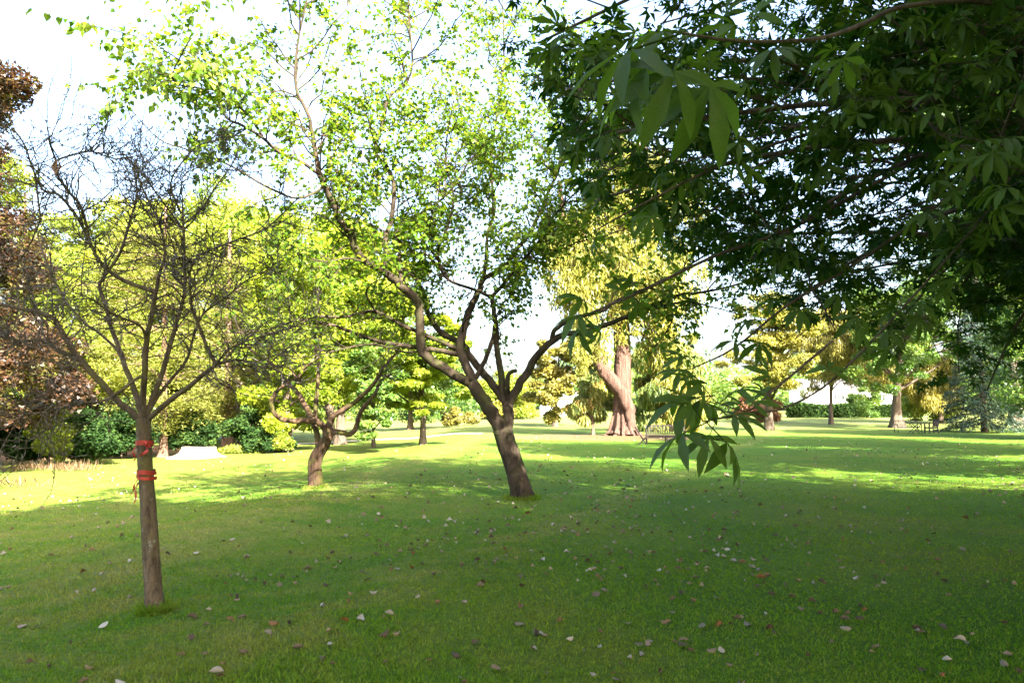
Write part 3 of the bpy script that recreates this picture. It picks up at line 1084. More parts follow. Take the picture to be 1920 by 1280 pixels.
# ==================================================================== THE BARE YOUNG TREE WITH RED RIBBONS
def ribbon_tree():
    base = G(288, 1146)
    D = base[1]
    t = thing('bare_tree', base, 'leafless young tree with grey lichened twigs and red ribbons on its trunk', 'tree')
    h = Hero(t, D, M['bark_grey'], M['twig_grey'])
    h.limb('trunk', [(290, 1148), (287, 1100), (284, 1050), (281, 1000), (277, 940), (273, 881), (270, 819), (269, 784)], 31, 25, 0, 0, 'trunk', 20, 0.05, flare=0.6, sub=6, fs=22.0)
    h.limb('A', [(264, 790), (249, 774), (219, 750), (191, 719), (156, 681), (134, 653), (106, 606), (94, 593), (53, 582), (0, 571), (-60, 560)], 14, 6, -0.3)
    h.limb('A2', [(158, 684), (140, 668), (112, 659), (78, 637), (40, 640), (0, 628), (-50, 632)], 9, 4, 0.1)
    h.limb('A3', [(266, 770), (268, 720), (262, 706), (225, 734), (187, 753), (131, 761), (87, 770), (37, 790), (0, 806)], 6, 3, -0.9)
    h.limb('A4', [(187, 753), (140, 757), (80, 774), (20, 776), (-30, 780)], 4, 2, -1.1)
    h.limb('B', [(266, 782), (255, 740), (237, 694), (225, 656), (206, 606), (200, 577), (187, 537), (200, 512), (225, 474), (244, 415), (256, 365), (250, 310)], 11, 3, 0.5)
    h.limb('B2', [(233, 684), (219, 656), (187, 625), (156, 603), (120, 560), (90, 500), (70, 440), (60, 370)], 6, 2, 0.8)
    h.limb('C', [(269, 786), (269, 734), (272, 678), (275, 637), (287, 577), (292, 545)], 13, 8, -0.1)
    h.limb('C1', [(292, 550), (300, 509), (309, 481), (305, 440), (290, 400), (262, 340), (252, 300)], 7, 2.5, 0.1)
    h.limb('C2', [(290, 547), (244, 531), (206, 509), (181, 481), (156, 427), (137, 396), (109, 365), (81, 356), (62, 318), (47, 274), (25, 240)], 8, 2.5, -0.5)
    h.limb('C3', [(170, 465), (153, 390), (125, 356), (108, 327), (106, 302), (150, 287), (175, 285), (219, 298), (266, 290)], 6, 2, -0.7)
    h.limb('C4', [(106, 302), (98, 284), (92, 262), (98, 252)], 4, 1.5, -0.8)
    h.limb('C5', [(275, 640), (262, 610), (215, 590), (170, 560), (130, 545)], 5, 2, -0.6)
    h.limb('D', [(272, 786), (287, 744), (306, 694), (316, 656), (331, 606), (341, 571), (347, 540), (325, 515), (327, 481)], 11, 5, 0.3)
    h.limb('D1', [(346, 545), (346, 480), (344, 415), (342, 384), (339, 327)], 6, 2, 0.5)
    h.limb('D2', [(344, 420), (375, 395), (405, 350), (440, 300), (448, 268)], 4, 1.5, 0.8)
    h.limb('D3', [(344, 430), (310, 385), (270, 330), (255, 300)], 4, 1.5, 0.3)
    h.limb('E', [(273, 790), (312, 756), (353, 725), (391, 694), (409, 683), (453, 675), (500, 690), (545, 680)], 11, 2.5, -0.4)
    h.limb('E1', [(406, 685), (387, 647), (369, 600), (359, 571), (356, 512), (369, 484), (381, 474), (437, 452), (500, 427), (559, 371)], 7, 2.5, -0.7)
    h.limb('E2', [(398, 690), (430, 655), (469, 637), (520, 622), (575, 608)], 4, 1.5, -0.7)
    h.limb('Ff', [(274, 782), (297, 741), (325, 706), (350, 675), (362, 634), (380, 590), (420, 560), (470, 520), (520, 500)], 7, 2, 0.7)
    h.limb('H', [(339, 400), (320, 345), (345, 300), (380, 270), (470, 250)], 4, 1.5, 0.2)
    h.limb('I', [(66, 330), (72, 380), (75, 410), (60, 450), (30, 505), (22, 560)], 4, 2, -0.3)
    tw = []
    for key, n, s0 in (('A', 24, 0.35), ('A2', 26, 0.3), ('A3', 14, 0.3), ('A4', 10, 0.2), ('B', 30, 0.35), ('B2', 28, 0.25), ('C', 8, 0.4), ('C1', 30, 0.2), ('C2', 34, 0.2),
                       ('C3', 30, 0.1), ('C4', 8, 0.1), ('C5', 16, 0.2), ('D', 18, 0.4), ('D1', 26, 0.1), ('D2', 20, 0.1), ('D3', 20, 0.1), ('E', 24, 0.4), ('E1', 34, 0.25), ('E2', 18, 0.1),
                       ('Ff', 30, 0.25), ('H', 18, 0.1), ('I', 10, 0.1)):
        W, rad = h.limbs[key]
        tw += sprout(W, rad, int(n * 1.6), s0, 1.0, 0.2, 0.8, up=0.05, spread=0.9, fwd=0.5, wob=0.30, seg=6, rmax=0.006)
    fine = []
    for pts, r in tw:
        fine += sprout(pts, np.full(len(pts), 0.003), 4, 0.15, 0.95, 0.08, 0.30, up=0.0, spread=0.9, fwd=0.4, wob=0.3, seg=2, rmax=0.003)
    mb = MB()
    twig_mesh(tw, mb, 4, 0.0022)
    twig_mesh(fine, mb, 3, 0.0014)
    # short spurs and buds on the shoots
    for pts, r in tw:
        for _ in range(4):
            p, tg = along(pts, rng.random() * 0.98)
            d = nrm(rng.normal(size=3))
            mb.tube(np.array([p, p + d * 0.02, p + d * 0.032]), [0.003, 0.005, 0.002], 3)
    mb.build('twigs', M['twig_grey'], t, kind='stuff')
    # a curl of dead leaf caught at the left elbow
    mb = MB()
    c = P(104, 312, D - 0.7)
    for k in range(3):
        mb.tube(np.array([c + np.array((0.01 * k, 0, 0.05)), c + np.array((-0.03 + 0.03 * k, 0.01, 0.0)), c + np.array((0.0, 0, -0.05 - 0.01 * k))]), [0.004, 0.011, 0.004], 5)
    mb.build('dead_leaf', M['twine'], t)
    return t, h


rt, rh = ribbon_tree()


def ribbons():
    W, rad = rh.limbs['trunk']
    D = W[0][1]

    def at_z(z):
        i = int(np.clip(np.searchsorted(W[:, 2], z), 1, len(W) - 1))
        f = (z - W[i - 1, 2]) / (W[i, 2] - W[i - 1, 2])
        return W[i - 1] + (W[i] - W[i - 1]) * f, rad[i]

    def band(mb, z0, z1, w, turns, a0, gap=0.007):
        n = int(26 * turns)
        V = []
        for i in range(n + 1):
            s = i / n
            z = z0 + (z1 - z0) * s + 0.004 * math.sin(s * 19)
            c, r = at_z(z)
            a = a0 + s * turns * 2 * math.pi
            rr = r * 1.10 + gap + 0.003 * math.sin(a * 3)
            for q in (-1, 1):
                V.append((c[0] + math.cos(a) * rr, c[1] + math.sin(a) * rr, z + q * w / 2))
        mb.add(V, [(2 * i, 2 * i + 2, 2 * i + 3, 2 * i + 1) for i in range(n)])

    def tail(pts, w):
        pts = spline(np.array(pts), 6)
        V = []
        for i, p in enumerate(pts):
            a = i * 0.35
            V += [p + np.array((math.cos(a) * w / 2, math.sin(a) * w / 2 * 0.4, w * 0.25)), p - np.array((math.cos(a) * w / 2, math.sin(a) * w / 2 * 0.4, w * 0.25))]
        mb = MB()
        mb.add(V, [(2 * i, 2 * i + 2, 2 * i + 3, 2 * i + 1) for i in range(len(pts) - 1)])
        return mb
    zu, zl, zm = P(270, 830, D)[2], P(270, 884, D)[2], P(270, 895, D)[2]
    c, r = at_z(zu)
    f = c + np.array((r * 0.7, -r * 0.85 - 0.01, 0))
    up = thing('red_ribbon', c, 'upper red ribbon knotted round the bare tree trunk with loose ends', 'ribbon', 'ribbons on the bare tree')
    mb = MB(); band(mb, zu, zu + 0.004, 0.040, 1.0, 0.3); mb.build('band', M['ribbon'], up)
    mb = MB(); mb.tube(np.array([f + np.array((-0.015, 0, 0.016)), f + np.array((0.012, -0.012, 0.005)), f + np.array((0.015, -0.01, -0.025))]), [0.010, 0.016, 0.008], 7); mb.build('knot', M['ribbon'], up, smooth=True)
    tail([f, f + (0.025, -0.01, -0.05), f + (-0.01, -0.02, -0.085), f + (-0.055, -0.025, -0.105)], 0.026).build('loose_end', M['ribbon'], up)
    tail([f, f + (0.04, 0, -0.03), f + (0.075, 0.01, -0.05), f + (0.09, 0.01, -0.052)], 0.018).build('loose_end', M['ribbon'], up)
    g = c + np.array((-r * 1.15 - 0.012, 0, -0.06))
    tail([g + (0.01, 0, 0.03), g + (-0.012, 0, -0.01), g + (0.004, 0, -0.05), g + (0.002, 0, -0.085)], 0.026).build('loose_end', M['ribbon'], up)
    c, r = at_z(zl)
    lo = thing('red_ribbon', c, 'lower red ribbon wound twice round the bare tree trunk', 'ribbon', 'ribbons on the bare tree')
    mb = MB(); band(mb, zl, zl - 0.006, 0.036, 1.0, 0.2); mb.build('band', M['ribbon'], lo)
    mb = MB(); band(mb, zl - 0.01, zm - 0.024, 0.026, 1.5, -0.4, 0.012); mb.build('band', M['ribbon'], lo)
    g = c + np.array((-r * 1.1 - 0.012, 0.0, -0.085))
    tail([g + (0.02, 0, 0.03), g + (-0.008, 0, -0.02), g + (-0.02, 0.01, -0.06), g + (-0.045, 0.01, -0.105)], 0.022).build('loose_end', M['ribbon_faded'], lo)
    tail([g + (0.02, 0, 0.0), g + (0.004, 0, -0.06), g + (0.004, 0, -0.12), g + (-0.004, 0, -0.165)], 0.022).build('loose_end', M['ribbon_faded'], lo)


ribbons()


# ==================================================================== THE SMALL GNARLED TREE
def gnarly_tree():
    base = G(591, 915)
    D = base[1]
    t = thing('gnarled_tree', base, 'small gnarled tree with mossy crooked limbs left of the forked tree', 'tree')
    h = Hero(t, D, M['bark_gnarly'], M['twig_grey'])
    h.limb('trunk', [(591, 917), (591, 890), (590, 868), (596, 850), (607, 833), (614, 818), (614, 802)], 26, 20, 0, 0, 'trunk', 12, 0.10, flare=0.25)
    h.limb('hol', [(597, 852), (596, 830), (594, 812), (588, 795)], 12, 10, 0.15, 0.1, 'stem', 10)
    h.limb('L1', [(614, 812), (604, 796), (593, 790), (575, 788), (534, 787), (514, 774), (508, 756), (516, 737), (530, 724), (557, 710), (572, 688), (600, 670)], 14, 3.5, -1.0)
    h.limb('L2', [(588, 790), (578, 770), (571, 758), (559, 737), (543, 722), (525, 699), (500, 674), (470, 655), (440, 600)], 13, 3.5, 0.9)
    h.limb('L3', [(590, 792), (592, 762), (595, 731), (597, 685), (590, 640), (600, 590), (590, 540)], 10, 3, 1.4)
    h.limb('R1', [(612, 806), (618, 792), (627, 778), (657, 760), (684, 737), (704, 715), (718, 690), (745, 658), (760, 620)], 13, 3.5, -0.6)
    h.limb('R2', [(614, 812), (628, 809), (643, 811), (657, 813), (668, 799), (677, 771), (695, 749), (706, 733), (712, 715), (734, 701)], 12, 5, 0.6)
    h.limb('L4', [(557, 710), (545, 690), (530, 660), (535, 620), (520, 560)], 5, 2, -0.4)
    sec, leafy = [], []
    for key, n, s0 in (('L1', 10, 0.6), ('L2', 14, 0.5), ('L3', 22, 0.35), ('R1', 14, 0.6), ('R2', 8, 0.7), ('L4', 16, 0.2)):
        W, rad = h.limbs[key]
        sec += sprout(W, rad, n, s0, 1.0, 0.5, 1.6, up=0.12, spread=0.8, fwd=0.7, wob=0.25, seg=6, rmax=0.012)
    for pts, r in sec:
        leafy += sprout(pts, np.full(len(pts), 0.005), 4, 0.2, 1.0, 0.2, 0.6, up=0.0, wob=0.25, seg=4, rmax=0.005)
    mb = MB()
    twig_mesh(sec, mb, 4, 0.004)
    twig_mesh(leafy, mb, 3, 0.003)
    mb.build('twigs', M['twig_grey'], t, kind='stuff')
    pos = np.concatenate([np.array([along(p, rng.random() * 0.99)[0] for _ in range(9)]) for p, r in leafy if p[-1][2] > 2.6])
    n = len(pos)
    V, T = leaf_batch(pos, rng.normal(size=(n, 3)) * (1, 1, 0.4) + (0, 0, -0.4), rng.normal(size=(n, 3)) * 0.5 + (0, 0, 1), 0.09 * (0.7 + 0.6 * rng.random(n)), 0.07)
    build_leaves('foliage', M['leaf_bright'], t, V, T, np.repeat(rng.random(n), 2), kind='stuff')


gnarly_tree()


# ==================================================================== THE BIG BUCKEYE OVER THE VIEWPOINT
def buckeye():
    bx, by = 8.1, 6.0
    base = on_ground(bx, by)
    t = thing('buckeye_tree', base, 'big dark buckeye tree with hand-shaped leaves overhanging from the right', 'tree')
    mb = MB()
    tp = spline([base - (0, 0, 0.1), base + (0.05, 0, 1.2), base + (-0.1, 0.1, 3.5), base + (0.2, 0.2, 7.0), base + (0.1, 0, 13.2)], 5)
    s = np.linspace(0, 1, len(tp))
    mb.tube(tp, 0.42 * (1 - 0.85 * s), 14, rough=0.05, flare=0.5 * np.exp(-s * 14))
    mb.build('trunk', M['bark_dark'], t, smooth=True)
    prim = []
    # layered primary limbs: (start height, reach, tip height); last low layer added to darken the lawn
    for layer, (n, z0, reach, tip) in enumerate(((14, 2.3, 9.4, 3.6), (15, 3.4, 9.4, 5.0), (13, 5.0, 8.6, 6.8), (12, 7.0, 7.2, 9.0), (10, 9.0, 5.6, 11.2), (7, 10.5, 3.8, 13.0), (13, 2.0, 7.2, 1.5))):
        for k in range(n):
            a = (k + 0.6 * rng.random() + 0.37 * layer) / n * 2 * math.pi
            rr = reach * (0.82 + 0.25 * rng.random())
            zz = z0 + rng.normal() * 0.25
            tz = tip + rng.normal() * 0.35
            pts = []
            for u in np.linspace(0, 1, 7):
                zc = zz + (tz - zz) * u + (1.1 + 0.2 * layer) * math.sin(u * math.pi) * (1 - 0.3 * u)
                aa = a + 0.18 * math.sin(u * 3 + k)
                pts.append((bx + math.cos(aa) * rr * u, by + math.sin(aa) * rr * u, zc))
            prim.append((spline(pts, 3), 0.055))
    # outline of the leaf mass low down: nothing hangs below this edge; out of frame it drops to shade the lawn
    bxs, bys = [-400, 820, 960, 1030, 1090, 1200, 1330, 1500, 1640, 1700, 1800, 1930, 2020, 2500], [-400, -60, 120, 250, 400, 430, 520, 600, 660, 730, 755, 765, 930, 1150]

    def hang_ok(p):
        px, py, dep = project(p)
        if dep < 0.6:
            return np.linalg.norm(p - np.array((0, 0, CAMZ))) > 2.0
        if -100 < px < 2020 and np.linalg.norm(p - np.array((0, 0, CAMZ))) < 2.4:
            return False
        return py < np.interp(px, bxs, bys)
    # branches the photograph shows singly
    shown = [
        ([(2000, 40, 4.6), (1850, 5, 3.9), (1700, 12, 3.3), (1620, 45, 3.0), (1550, 70, 2.7), (1470, 78, 2.5), (1370, 76, 2.25), (1275, 62, 2.0)], 0.014),
        ([(1990, 190, 6.3), (1870, 370, 5.3), (1780, 480, 4.7), (1690, 580, 4.2), (1620, 655, 3.8), (1545, 725, 3.45), (1470, 765, 3.2), (1420, 772, 3.0), (1360, 782, 2.8), (1320, 790, 2.7)], 0.0085),
        ([(1560, 640, 3.7), (1500, 690, 3.4), (1440, 740, 3.1), (1400, 770, 2.95), (1340, 752, 2.8)], 0.007),
        ([(1960, 170, 7.2), (1720, 300, 6.2), (1500, 420, 5.2), (1340, 480, 4.6), (1200, 548, 4.2), (1110, 585, 4.0)], 0.018),
        ([(1900, 280, 6.4), (1640, 470, 5.2), (1480, 570, 4.5), (1380, 650, 4.0), (1300, 690, 3.8)], 0.012),
        ([(1700, 210, 5.2), (1500, 255, 4.5), (1330, 320, 4.0), (1210, 380, 3.8), (1120, 430, 3.7)], 0.012),
    ]
    tw = []
    for pts, r in shown:
        W = spline([P(*p) for p in pts], 4)
        m1 = MB()
        m1.tube(W, np.linspace(r, r * 0.3, len(W)), 7, rough=0.04)
        m1.build('branch', M['bark_dark'], t, smooth=True)
    sec = []
    for pts, r in prim:
        qx, qy, qd = project(pts)
        close = (qd > 0.3) & (qx > -50) & (qx < 1970) & (qd < 4.2)      # no bough hangs right before the viewpoint
        cut = next((i for i in range(3, len(pts)) if close[i] or not hang_ok(pts[i])), len(pts))
        if cut < 5:
            continue
        pts = pts[:cut]
        m1 = MB()
        m1.tube(pts, np.linspace(r, 0.012, len(pts)), 6)
        m1.build('branch', M['bark_dark'], t, smooth=True)
        sec += sprout(pts, np.linspace(r, 0.012, len(pts)), 17, 0.2, 1.0, 0.8, 2.3, up=-0.02, spread=0.8, fwd=0.8, wob=0.15, seg=5, flat=0.35, rmax=0.02)
    for pts, r in sec:
        tw += sprout(pts, np.full(len(pts), 0.008), 9, 0.15, 1.0, 0.3, 0.8, up=-0.04, spread=0.8, fwd=0.8, wob=0.15, seg=2, flat=0.5, rmax=0.008)
    tw = [q for q in tw if hang_ok(q[0][-1] - np.array((0, 0, 0.15)))]
    sec = [q for q in sec if hang_ok(q[0][-1])]
    mb = MB()
    twig_mesh(sec, mb, 3, 0.005)
    twig_mesh(tw, mb, 3, 0.0025)
    mb.build('twigs', M['twig_dark'], t, kind='stuff')
    Pp, Dd, Nn, S = [], [], [], []

    def whorl(p, tg, n, size):
        a0 = rng.random() * 6.28
        side = nrm(np.cross(tg, (0.1, 0.05, 1)))
        upv = np.cross(side, tg)
        for j in range(n):
            a = a0 + j * 2 * math.pi / n + rng.normal() * 0.25
            d = nrm(tg * 0.45 + (side * math.cos(a) + upv * math.sin(a) * 0.6) + np.array((0, 0, -0.25 + 0.1 * rng.normal())))
            Pp.append(p)
            Dd.append(d)
            Nn.append(nrm(np.array((0, 0, 1.0)) + rng.normal(size=3) * 0.30 + d * 0.25))
            S.append(size * (0.75 + 0.5 * rng.random()))
    for pts, r in tw:
        p, tg = along(pts, 0.999)
        whorl(p, tg, rng.integers(4, 7), 0.11)
        p, tg = along(pts, 0.55)
        whorl(p, tg, 3, 0.105)
    # the single sprays seen close by: (pixel, depth, pixel towards which the leaf points, leaflet length)
    sprays = [((1290, 66), 2.0, (1180, 150), 0.21), ((1290, 66), 2.0, (1240, 190), 0.21), ((1330, 80), 2.15, (1330, 190), 0.21), ((1280, 60), 1.95, (1120, 120), 0.21),
              ((1300, 64), 2.05, (1210, 60), 0.13), ((1400, 78), 2.3, (1420, 20), 0.13), ((1480, 78), 2.5, (1400, 120), 0.13), ((1560, 70), 2.7, (1600, 150), 0.13), ((1420, 78), 2.4, (1330, 20), 0.13),
              ((1330, 788), 2.72, (1258, 826), 0.165), ((1325, 790), 2.7, (1368, 838), 0.17), ((1320, 790), 2.68, (1290, 752), 0.15), ((1330, 786), 2.74, (1380, 778), 0.13), ((1345, 784), 2.8, (1325, 830), 0.14),
              ((1340, 740), 2.8, (1270, 752), 0.16), ((1340, 752), 2.8, (1310, 715), 0.13), ((1350, 752), 2.82, (1370, 740), 0.12), ((1335, 740), 2.78, (1300, 780), 0.14), ((1345, 756), 2.84, (1290, 745), 0.14),
              ((1545, 722), 3.45, (1560, 670), 0.15), ((1440, 740), 3.1, (1440, 690), 0.11), ((1390, 780), 2.95, (1420, 745), 0.10), ((1405, 780), 3.0, (1390, 760), 0.08),
              ((1110, 585), 4.0, (1055, 600), 0.17), ((1110, 585), 4.0, (1070, 640), 0.17), ((1115, 582), 4.0, (1130, 640), 0.15), ((1120, 580), 4.0, (1090, 560), 0.15), ((1150, 570), 4.1, (1180, 530), 0.14),
              ((1205, 546), 4.2, (1170, 520), 0.14), ((1210, 540), 4.2, (1190, 580), 0.14), ((1300, 690), 3.8, (1240, 700), 0.13), ((1300, 690), 3.8, (1290, 730), 0.12), ((1305, 688), 3.8, (1270, 660), 0.12),
              ((1400, 640), 4.0, (1350, 640), 0.14), ((1420, 620), 4.1, (1430, 680), 0.15), ((1480, 570), 4.5, (1430, 560), 0.15), ((1500, 560), 4.5, (1500, 620), 0.15), ((1440, 600), 4.2, (1370, 600), 0.15),
              ((1560, 530), 4.8, (1600, 590), 0.15), ((1600, 560), 4.2, (1610, 620), 0.16), ((1570, 610), 3.8, (1640, 625), 0.15), ((1120, 430), 3.7, (1090, 400), 0.12), ((1125, 428), 3.7, (1110, 460), 0.12),
              ((1210, 382), 3.8, (1180, 420), 0.13), ((1210, 382), 3.8, (1230, 430), 0.13), ((1330, 320), 4.0, (1290, 350), 0.13), ((1420, 290), 4.2, (1400, 350), 0.13)]
    for k in range(26):
        u = rng.random()
        px, py, dep = 1640 + 330 * u, 640 - 330 * u, 3.9 + 2.0 * u
        aa = rng.random() * 6.28
        sprays.append(((px, py), dep, (px + 80 * math.cos(aa), py + 30 + 70 * math.sin(aa)), 0.11 + 0.03 * rng.random()))
    for (px, py), dep, (qx, qy), L in sprays:
        p = P(px, py, dep)
        q = P(qx, qy, dep * (1 + rng.normal() * 0.03))
        d = nrm(q - p)
        Pp.append(p)
        Dd.append(d)
        nn = np.array((0, -0.35, 1.0)) + rng.normal(size=3) * 0.25 + d * 0.2
        if d[2] < -0.8:
            nn = np.array((0.1, -1.0, 0.3)) + rng.normal(size=3) * 0.25
        Nn.append(nrm(nn))
        S.append(L)
    Pp, Dd, Nn, S = map(np.array, (Pp, Dd, Nn, S))
    # hub must lie within the hanging outline for the procedural ones
    hub = Pp + Dd * (S * 1.2)[:, None]
    px, py, dep = project(hub)
    dist = np.linalg.norm(hub - np.array((0, 0, CAMZ)), axis=1)
    ok = ((dep < 0.3) | (py < np.interp(px, bxs, bys))) & (dist > 2.7)
    ok &= (Pp[:, 0] < bx + 2.5) | (rng.random(len(Pp)) < 0.5)
    ok[-len(sprays):] = True
    Pp, Dd, Nn, S = Pp[ok], Dd[ok], Nn[ok], S[ok]
    mk = pick_largest(Pp, S, 300)
    mk[-len(sprays):] = True
    leaf_objects('leaf', t, [palmate_leaf(k) for k in range(6)], M['leaf_buckeye_single'], Pp[mk], Dd[mk], Nn[mk], S[mk])
    r = np.where(~mk)[0]
    VV, TT, RR, nv = [], [], [], 0
    kk = rng.integers(0, 6, len(r))
    for k in range(6):
        sel = r[kk == k]
        y = Dd[sel]
        x = nrm(np.cross(y, Nn[sel]))
        z = np.cross(x, y)
        cr = rng.random(len(sel))
        for a, L, W, dr, tilt in PALM[k]:
            d = x * math.sin(a) + y * math.cos(a) + z * (tilt - dr * 0.6)
            near = np.linalg.norm(Pp[sel] - np.array((0, 0, CAMZ)), axis=1) < 7.5
            hub_ = Pp[sel] + y * (S[sel] * 0.7)[:, None]
            V, T = leaf_batch(hub_[near], d[near], z[near], S[sel][near] * L, S[sel][near] * W * 1.15, 0.2, 0.6)
            VV.append(V)
            TT.append(T + nv)
            nv += len(V)
            RR.append(np.repeat(cr[near], 2))
            f_ = ~near
            V, T = leaf_tris(hub_[f_] + d[f_] * (S[sel][f_] * 0.15)[:, None], d[f_], z[f_], S[sel][f_] * L, S[sel][f_] * W * 1.3)
            VV.append(V)
            TT.append(T + nv)
            nv += len(V)
            RR.append(cr[f_])
    build_leaves('foliage', M['leaf_buckeye'], t, np.concatenate(VV), np.concatenate(TT), np.concatenate(RR), kind='stuff')
    print('buckeye compound leaves', len(Pp))


rng = np.random.default_rng(23)
buckeye()
rng = np.random.default_rng(31)


# ==================================================================== TREES AND SHRUBS BEHIND
GB = 'trees round the lawn'
# --- left side
leafy_tree('copper_beech', 'copper beech with red-brown leaves at the left edge of the lawn', 'tree', on(-150, 27),
           [ell_px(-330, 48, 40, 330, 27, 0.9), ell_px(-380, 80, 300, 620, 27, 0.9), ell_px(-360, 165, 580, 800, 27, 0.8, -1.0)],
           M['leaf_copper'], M['bark_dark'], 0.45, 200, 48000, 0.12, 0.25, fz=0.85, group=GB)
leafy_tree('yellow_tree', 'yellow-green tree peeping out behind the copper beech', 'tree', on(40, 38), [ell_px(-60, 130, 300, 480, 38), ell_px(-100, 150, 430, 760, 38)],
           M['leaf_yellow'], M['bark_dark'], 0.3, 60, 18000, 0.12, 0.28, group=GB)
leafy_tree('tall_tree', 'tall yellow-green tree rising behind the bare tree', 'tree', on(440, 50), [ell_px(320, 570, 318, 560, 50), ell_px(280, 660, 400, 760, 50)],
           M['leaf_yellow'], M['bark_dark'], 0.5, 150, 46000, 0.15, 0.22, group=GB)
leafy_tree('tall_tree', 'tall olive tree with fine foliage far behind the cedars', 'tree', on(215, 46), [ell_px(100, 340, 385, 600, 46), ell_px(70, 340, 480, 780, 46)],
           M['leaf_yellow'], M['bark_dark'], 0.4, 90, 26000, 0.14, 0.24, group=GB)

leafy_tree('tall_tree', 'pale lime tree standing behind the yellow-green and green trees', 'tree', on(620, 58), [ell_px(540, 720, 370, 600, 58), ell_px(500, 740, 470, 760, 58)],
           M['leaf_bright'], M['bark_dark'], 0.4, 110, 22000, 0.2, 0.24, group=GB)
leafy_tree('tall_tree', 'pale lime tree standing behind the bare tree on the left', 'tree', on(150, 56), [ell_px(40, 260, 400, 640, 56), ell_px(160, 400, 360, 600, 56)],
           M['leaf_yellow'], M['bark_dark'], 0.4, 110, 22000, 0.2, 0.24, group=GB)


def cedar(label, px, py, wpx, tiers, seed_n, leafsize=0.10, nleaf=26000):
    base = G(px, py)
    D = base[1]
    t = thing('cedar_tree', base, label, 'tree', GB)
    top = P(px + 6, tiers[-1][1] - 60, D)
    mb = MB()
    tp = spline([base - (0, 0, 0.15), base + (0, 0, 1.0), (base + top) / 2, top], 6)
    s = np.linspace(0, 1, len(tp))
    mb.tube(tp, wpx / 2 / F * D * (1 - 0.8 * s), 12, rough=0.10, flare=0.4 * np.exp(-s * 14))
    mb.build('trunk', M['bark_cedar'], t, smooth=True)
    limbs = MB()
    pos, out = [], []
    for (xm, ym, half) in tiers:
        c = P(xm, ym, D)
        hw = half / F * D
        nb = 9
        for k in range(nb):
            a = (k + rng.random() * 0.7) / nb * 2 * math.pi
            L = hw * (0.7 + 0.5 * rng.random())
            st = np.array((base[0], base[1], c[2] - 0.25))
            e = np.array((base[0] + (c[0] - base[0]) * 0.7 + math.cos(a) * L, base[1] + math.sin(a) * L * 0.9, c[2] + rng.normal() * 0.42 - 0.14 * L))
            pp = spline([st, (st + e) / 2 + (0, 0, 0.18 * L * 0.5 + 0.1), e], 4)
            limbs.tube(pp, np.linspace(0.06, 0.012, len(pp)), 5)
            n = int(1.7 * nleaf) // (len(tiers) * nb)
            u = 0.25 + 0.8 * rng.random(n) ** 0.7
            q = np.array([pp[min(len(pp) - 1, int(v * (len(pp) - 1)))] if v < 1 else e for v in u])
            wid = 0.42 * L * (0.35 + 0.9 * np.sin(np.clip(u, 0, 1) * 2.6)) * 0.9
            tx = np.array((-math.sin(a), math.cos(a), 0))
            q = q + tx * (rng.normal(size=n) * wid * 0.6)[:, None] + rng.normal(size=(n, 3)) * np.array((0.2, 0.2, 0.12)) - np.array((0, 0, 1)) * (np.abs(rng.normal(size=n)) * 0.16)[:, None]
            pos.append(q)
            out.append(np.tile(np.array((math.cos(a), math.sin(a), -0.1)), (n, 1)))
    limbs.build('limbs', M['bark_cedar'], t, smooth=True)
    pos, out = np.concatenate(pos), np.concatenate(out)
    n = len(pos)
    V, T = leaf_tris(pos, rng.normal(size=(n, 3)) * (0.8, 0.8, 0.35) + out, rng.normal(size=(n, 3)) * 0.45 + (0, 0, 1), leafsize * (1.0 + rng.random(n)), leafsize * 0.55)
    build_leaves('crown', M['leaf_cedar'], t, V, T, rng.random(n))


cedar('left cedar with flaky sunlit trunk and flat yellow-green tiers', 305, 857, 20,
      [(300, 772, 70), (280, 745, 95), (300, 705, 110), (280, 660, 115), (270, 615, 120), (255, 570, 110), (260, 525, 100), (255, 480, 80), (250, 445, 60)], 1, nleaf=30000)
cedar('right cedar with thick grey trunk behind the tree stump', 425, 842, 26,
      [(420, 770, 55), (410, 735, 75), (430, 690, 80), (420, 640, 85), (430, 590, 85), (420, 540, 75), (420, 490, 60)], 2, nleaf=22000)

leafy_tree('green_tree', 'broad mid-green tree between the cedars and the gnarled tree', 'tree', on(540, 38),
           [ell_px(460, 640, 400, 640, 38), ell_px(450, 640, 560, 810, 38, 0.8)], M['leaf_bright'], M['bark_dark'], 0.3, 100, 34000, 0.12, 0.24, group=GB)
leafy_tree('green_tree', 'bright green tree behind the gnarled tree', 'tree', on(640, 44),
           [ell_px(560, 790, 420, 680, 44), ell_px(560, 770, 560, 770, 44)], M['leaf_bright'], M['bark_dark'], 0.3, 120, 40000, 0.13, 0.24, group=GB)
leafy_tree('round_tree', 'round sunlit yellow-green tree with dark trunk on far lawn edge', 'tree', G(793, 833),
           [ell_px(690, 880, 560, 740, 36), ell_px(660, 905, 640, 785, 36, 0.9)], M['leaf_bright'], M['bark_dark'], 0.19, 80, 26000, 0.12, 0.24, fz=0.4, group=GB)
leafy_tree('small_tree', 'small drooping green tree with slim trunk left of the round tree', 'tree', G(700, 838),
           [ell_px(650, 745, 640, 760, 34), ell_px(660, 740, 730, 825, 34)], M['leaf_mid'], M['bark_dark'], 0.12, 40, 9000, 0.11, 0.3, fz=0.5, group=GB)
leafy_tree('green_tree', 'distant green tree left of the sky gap', 'tree', on(770, 75),
           [ell_px(690, 870, 600, 790, 75)], M['leaf_mid'], M['bark_dark'], 0.3, 60, 14000, 0.2, 0.26, group=GB)

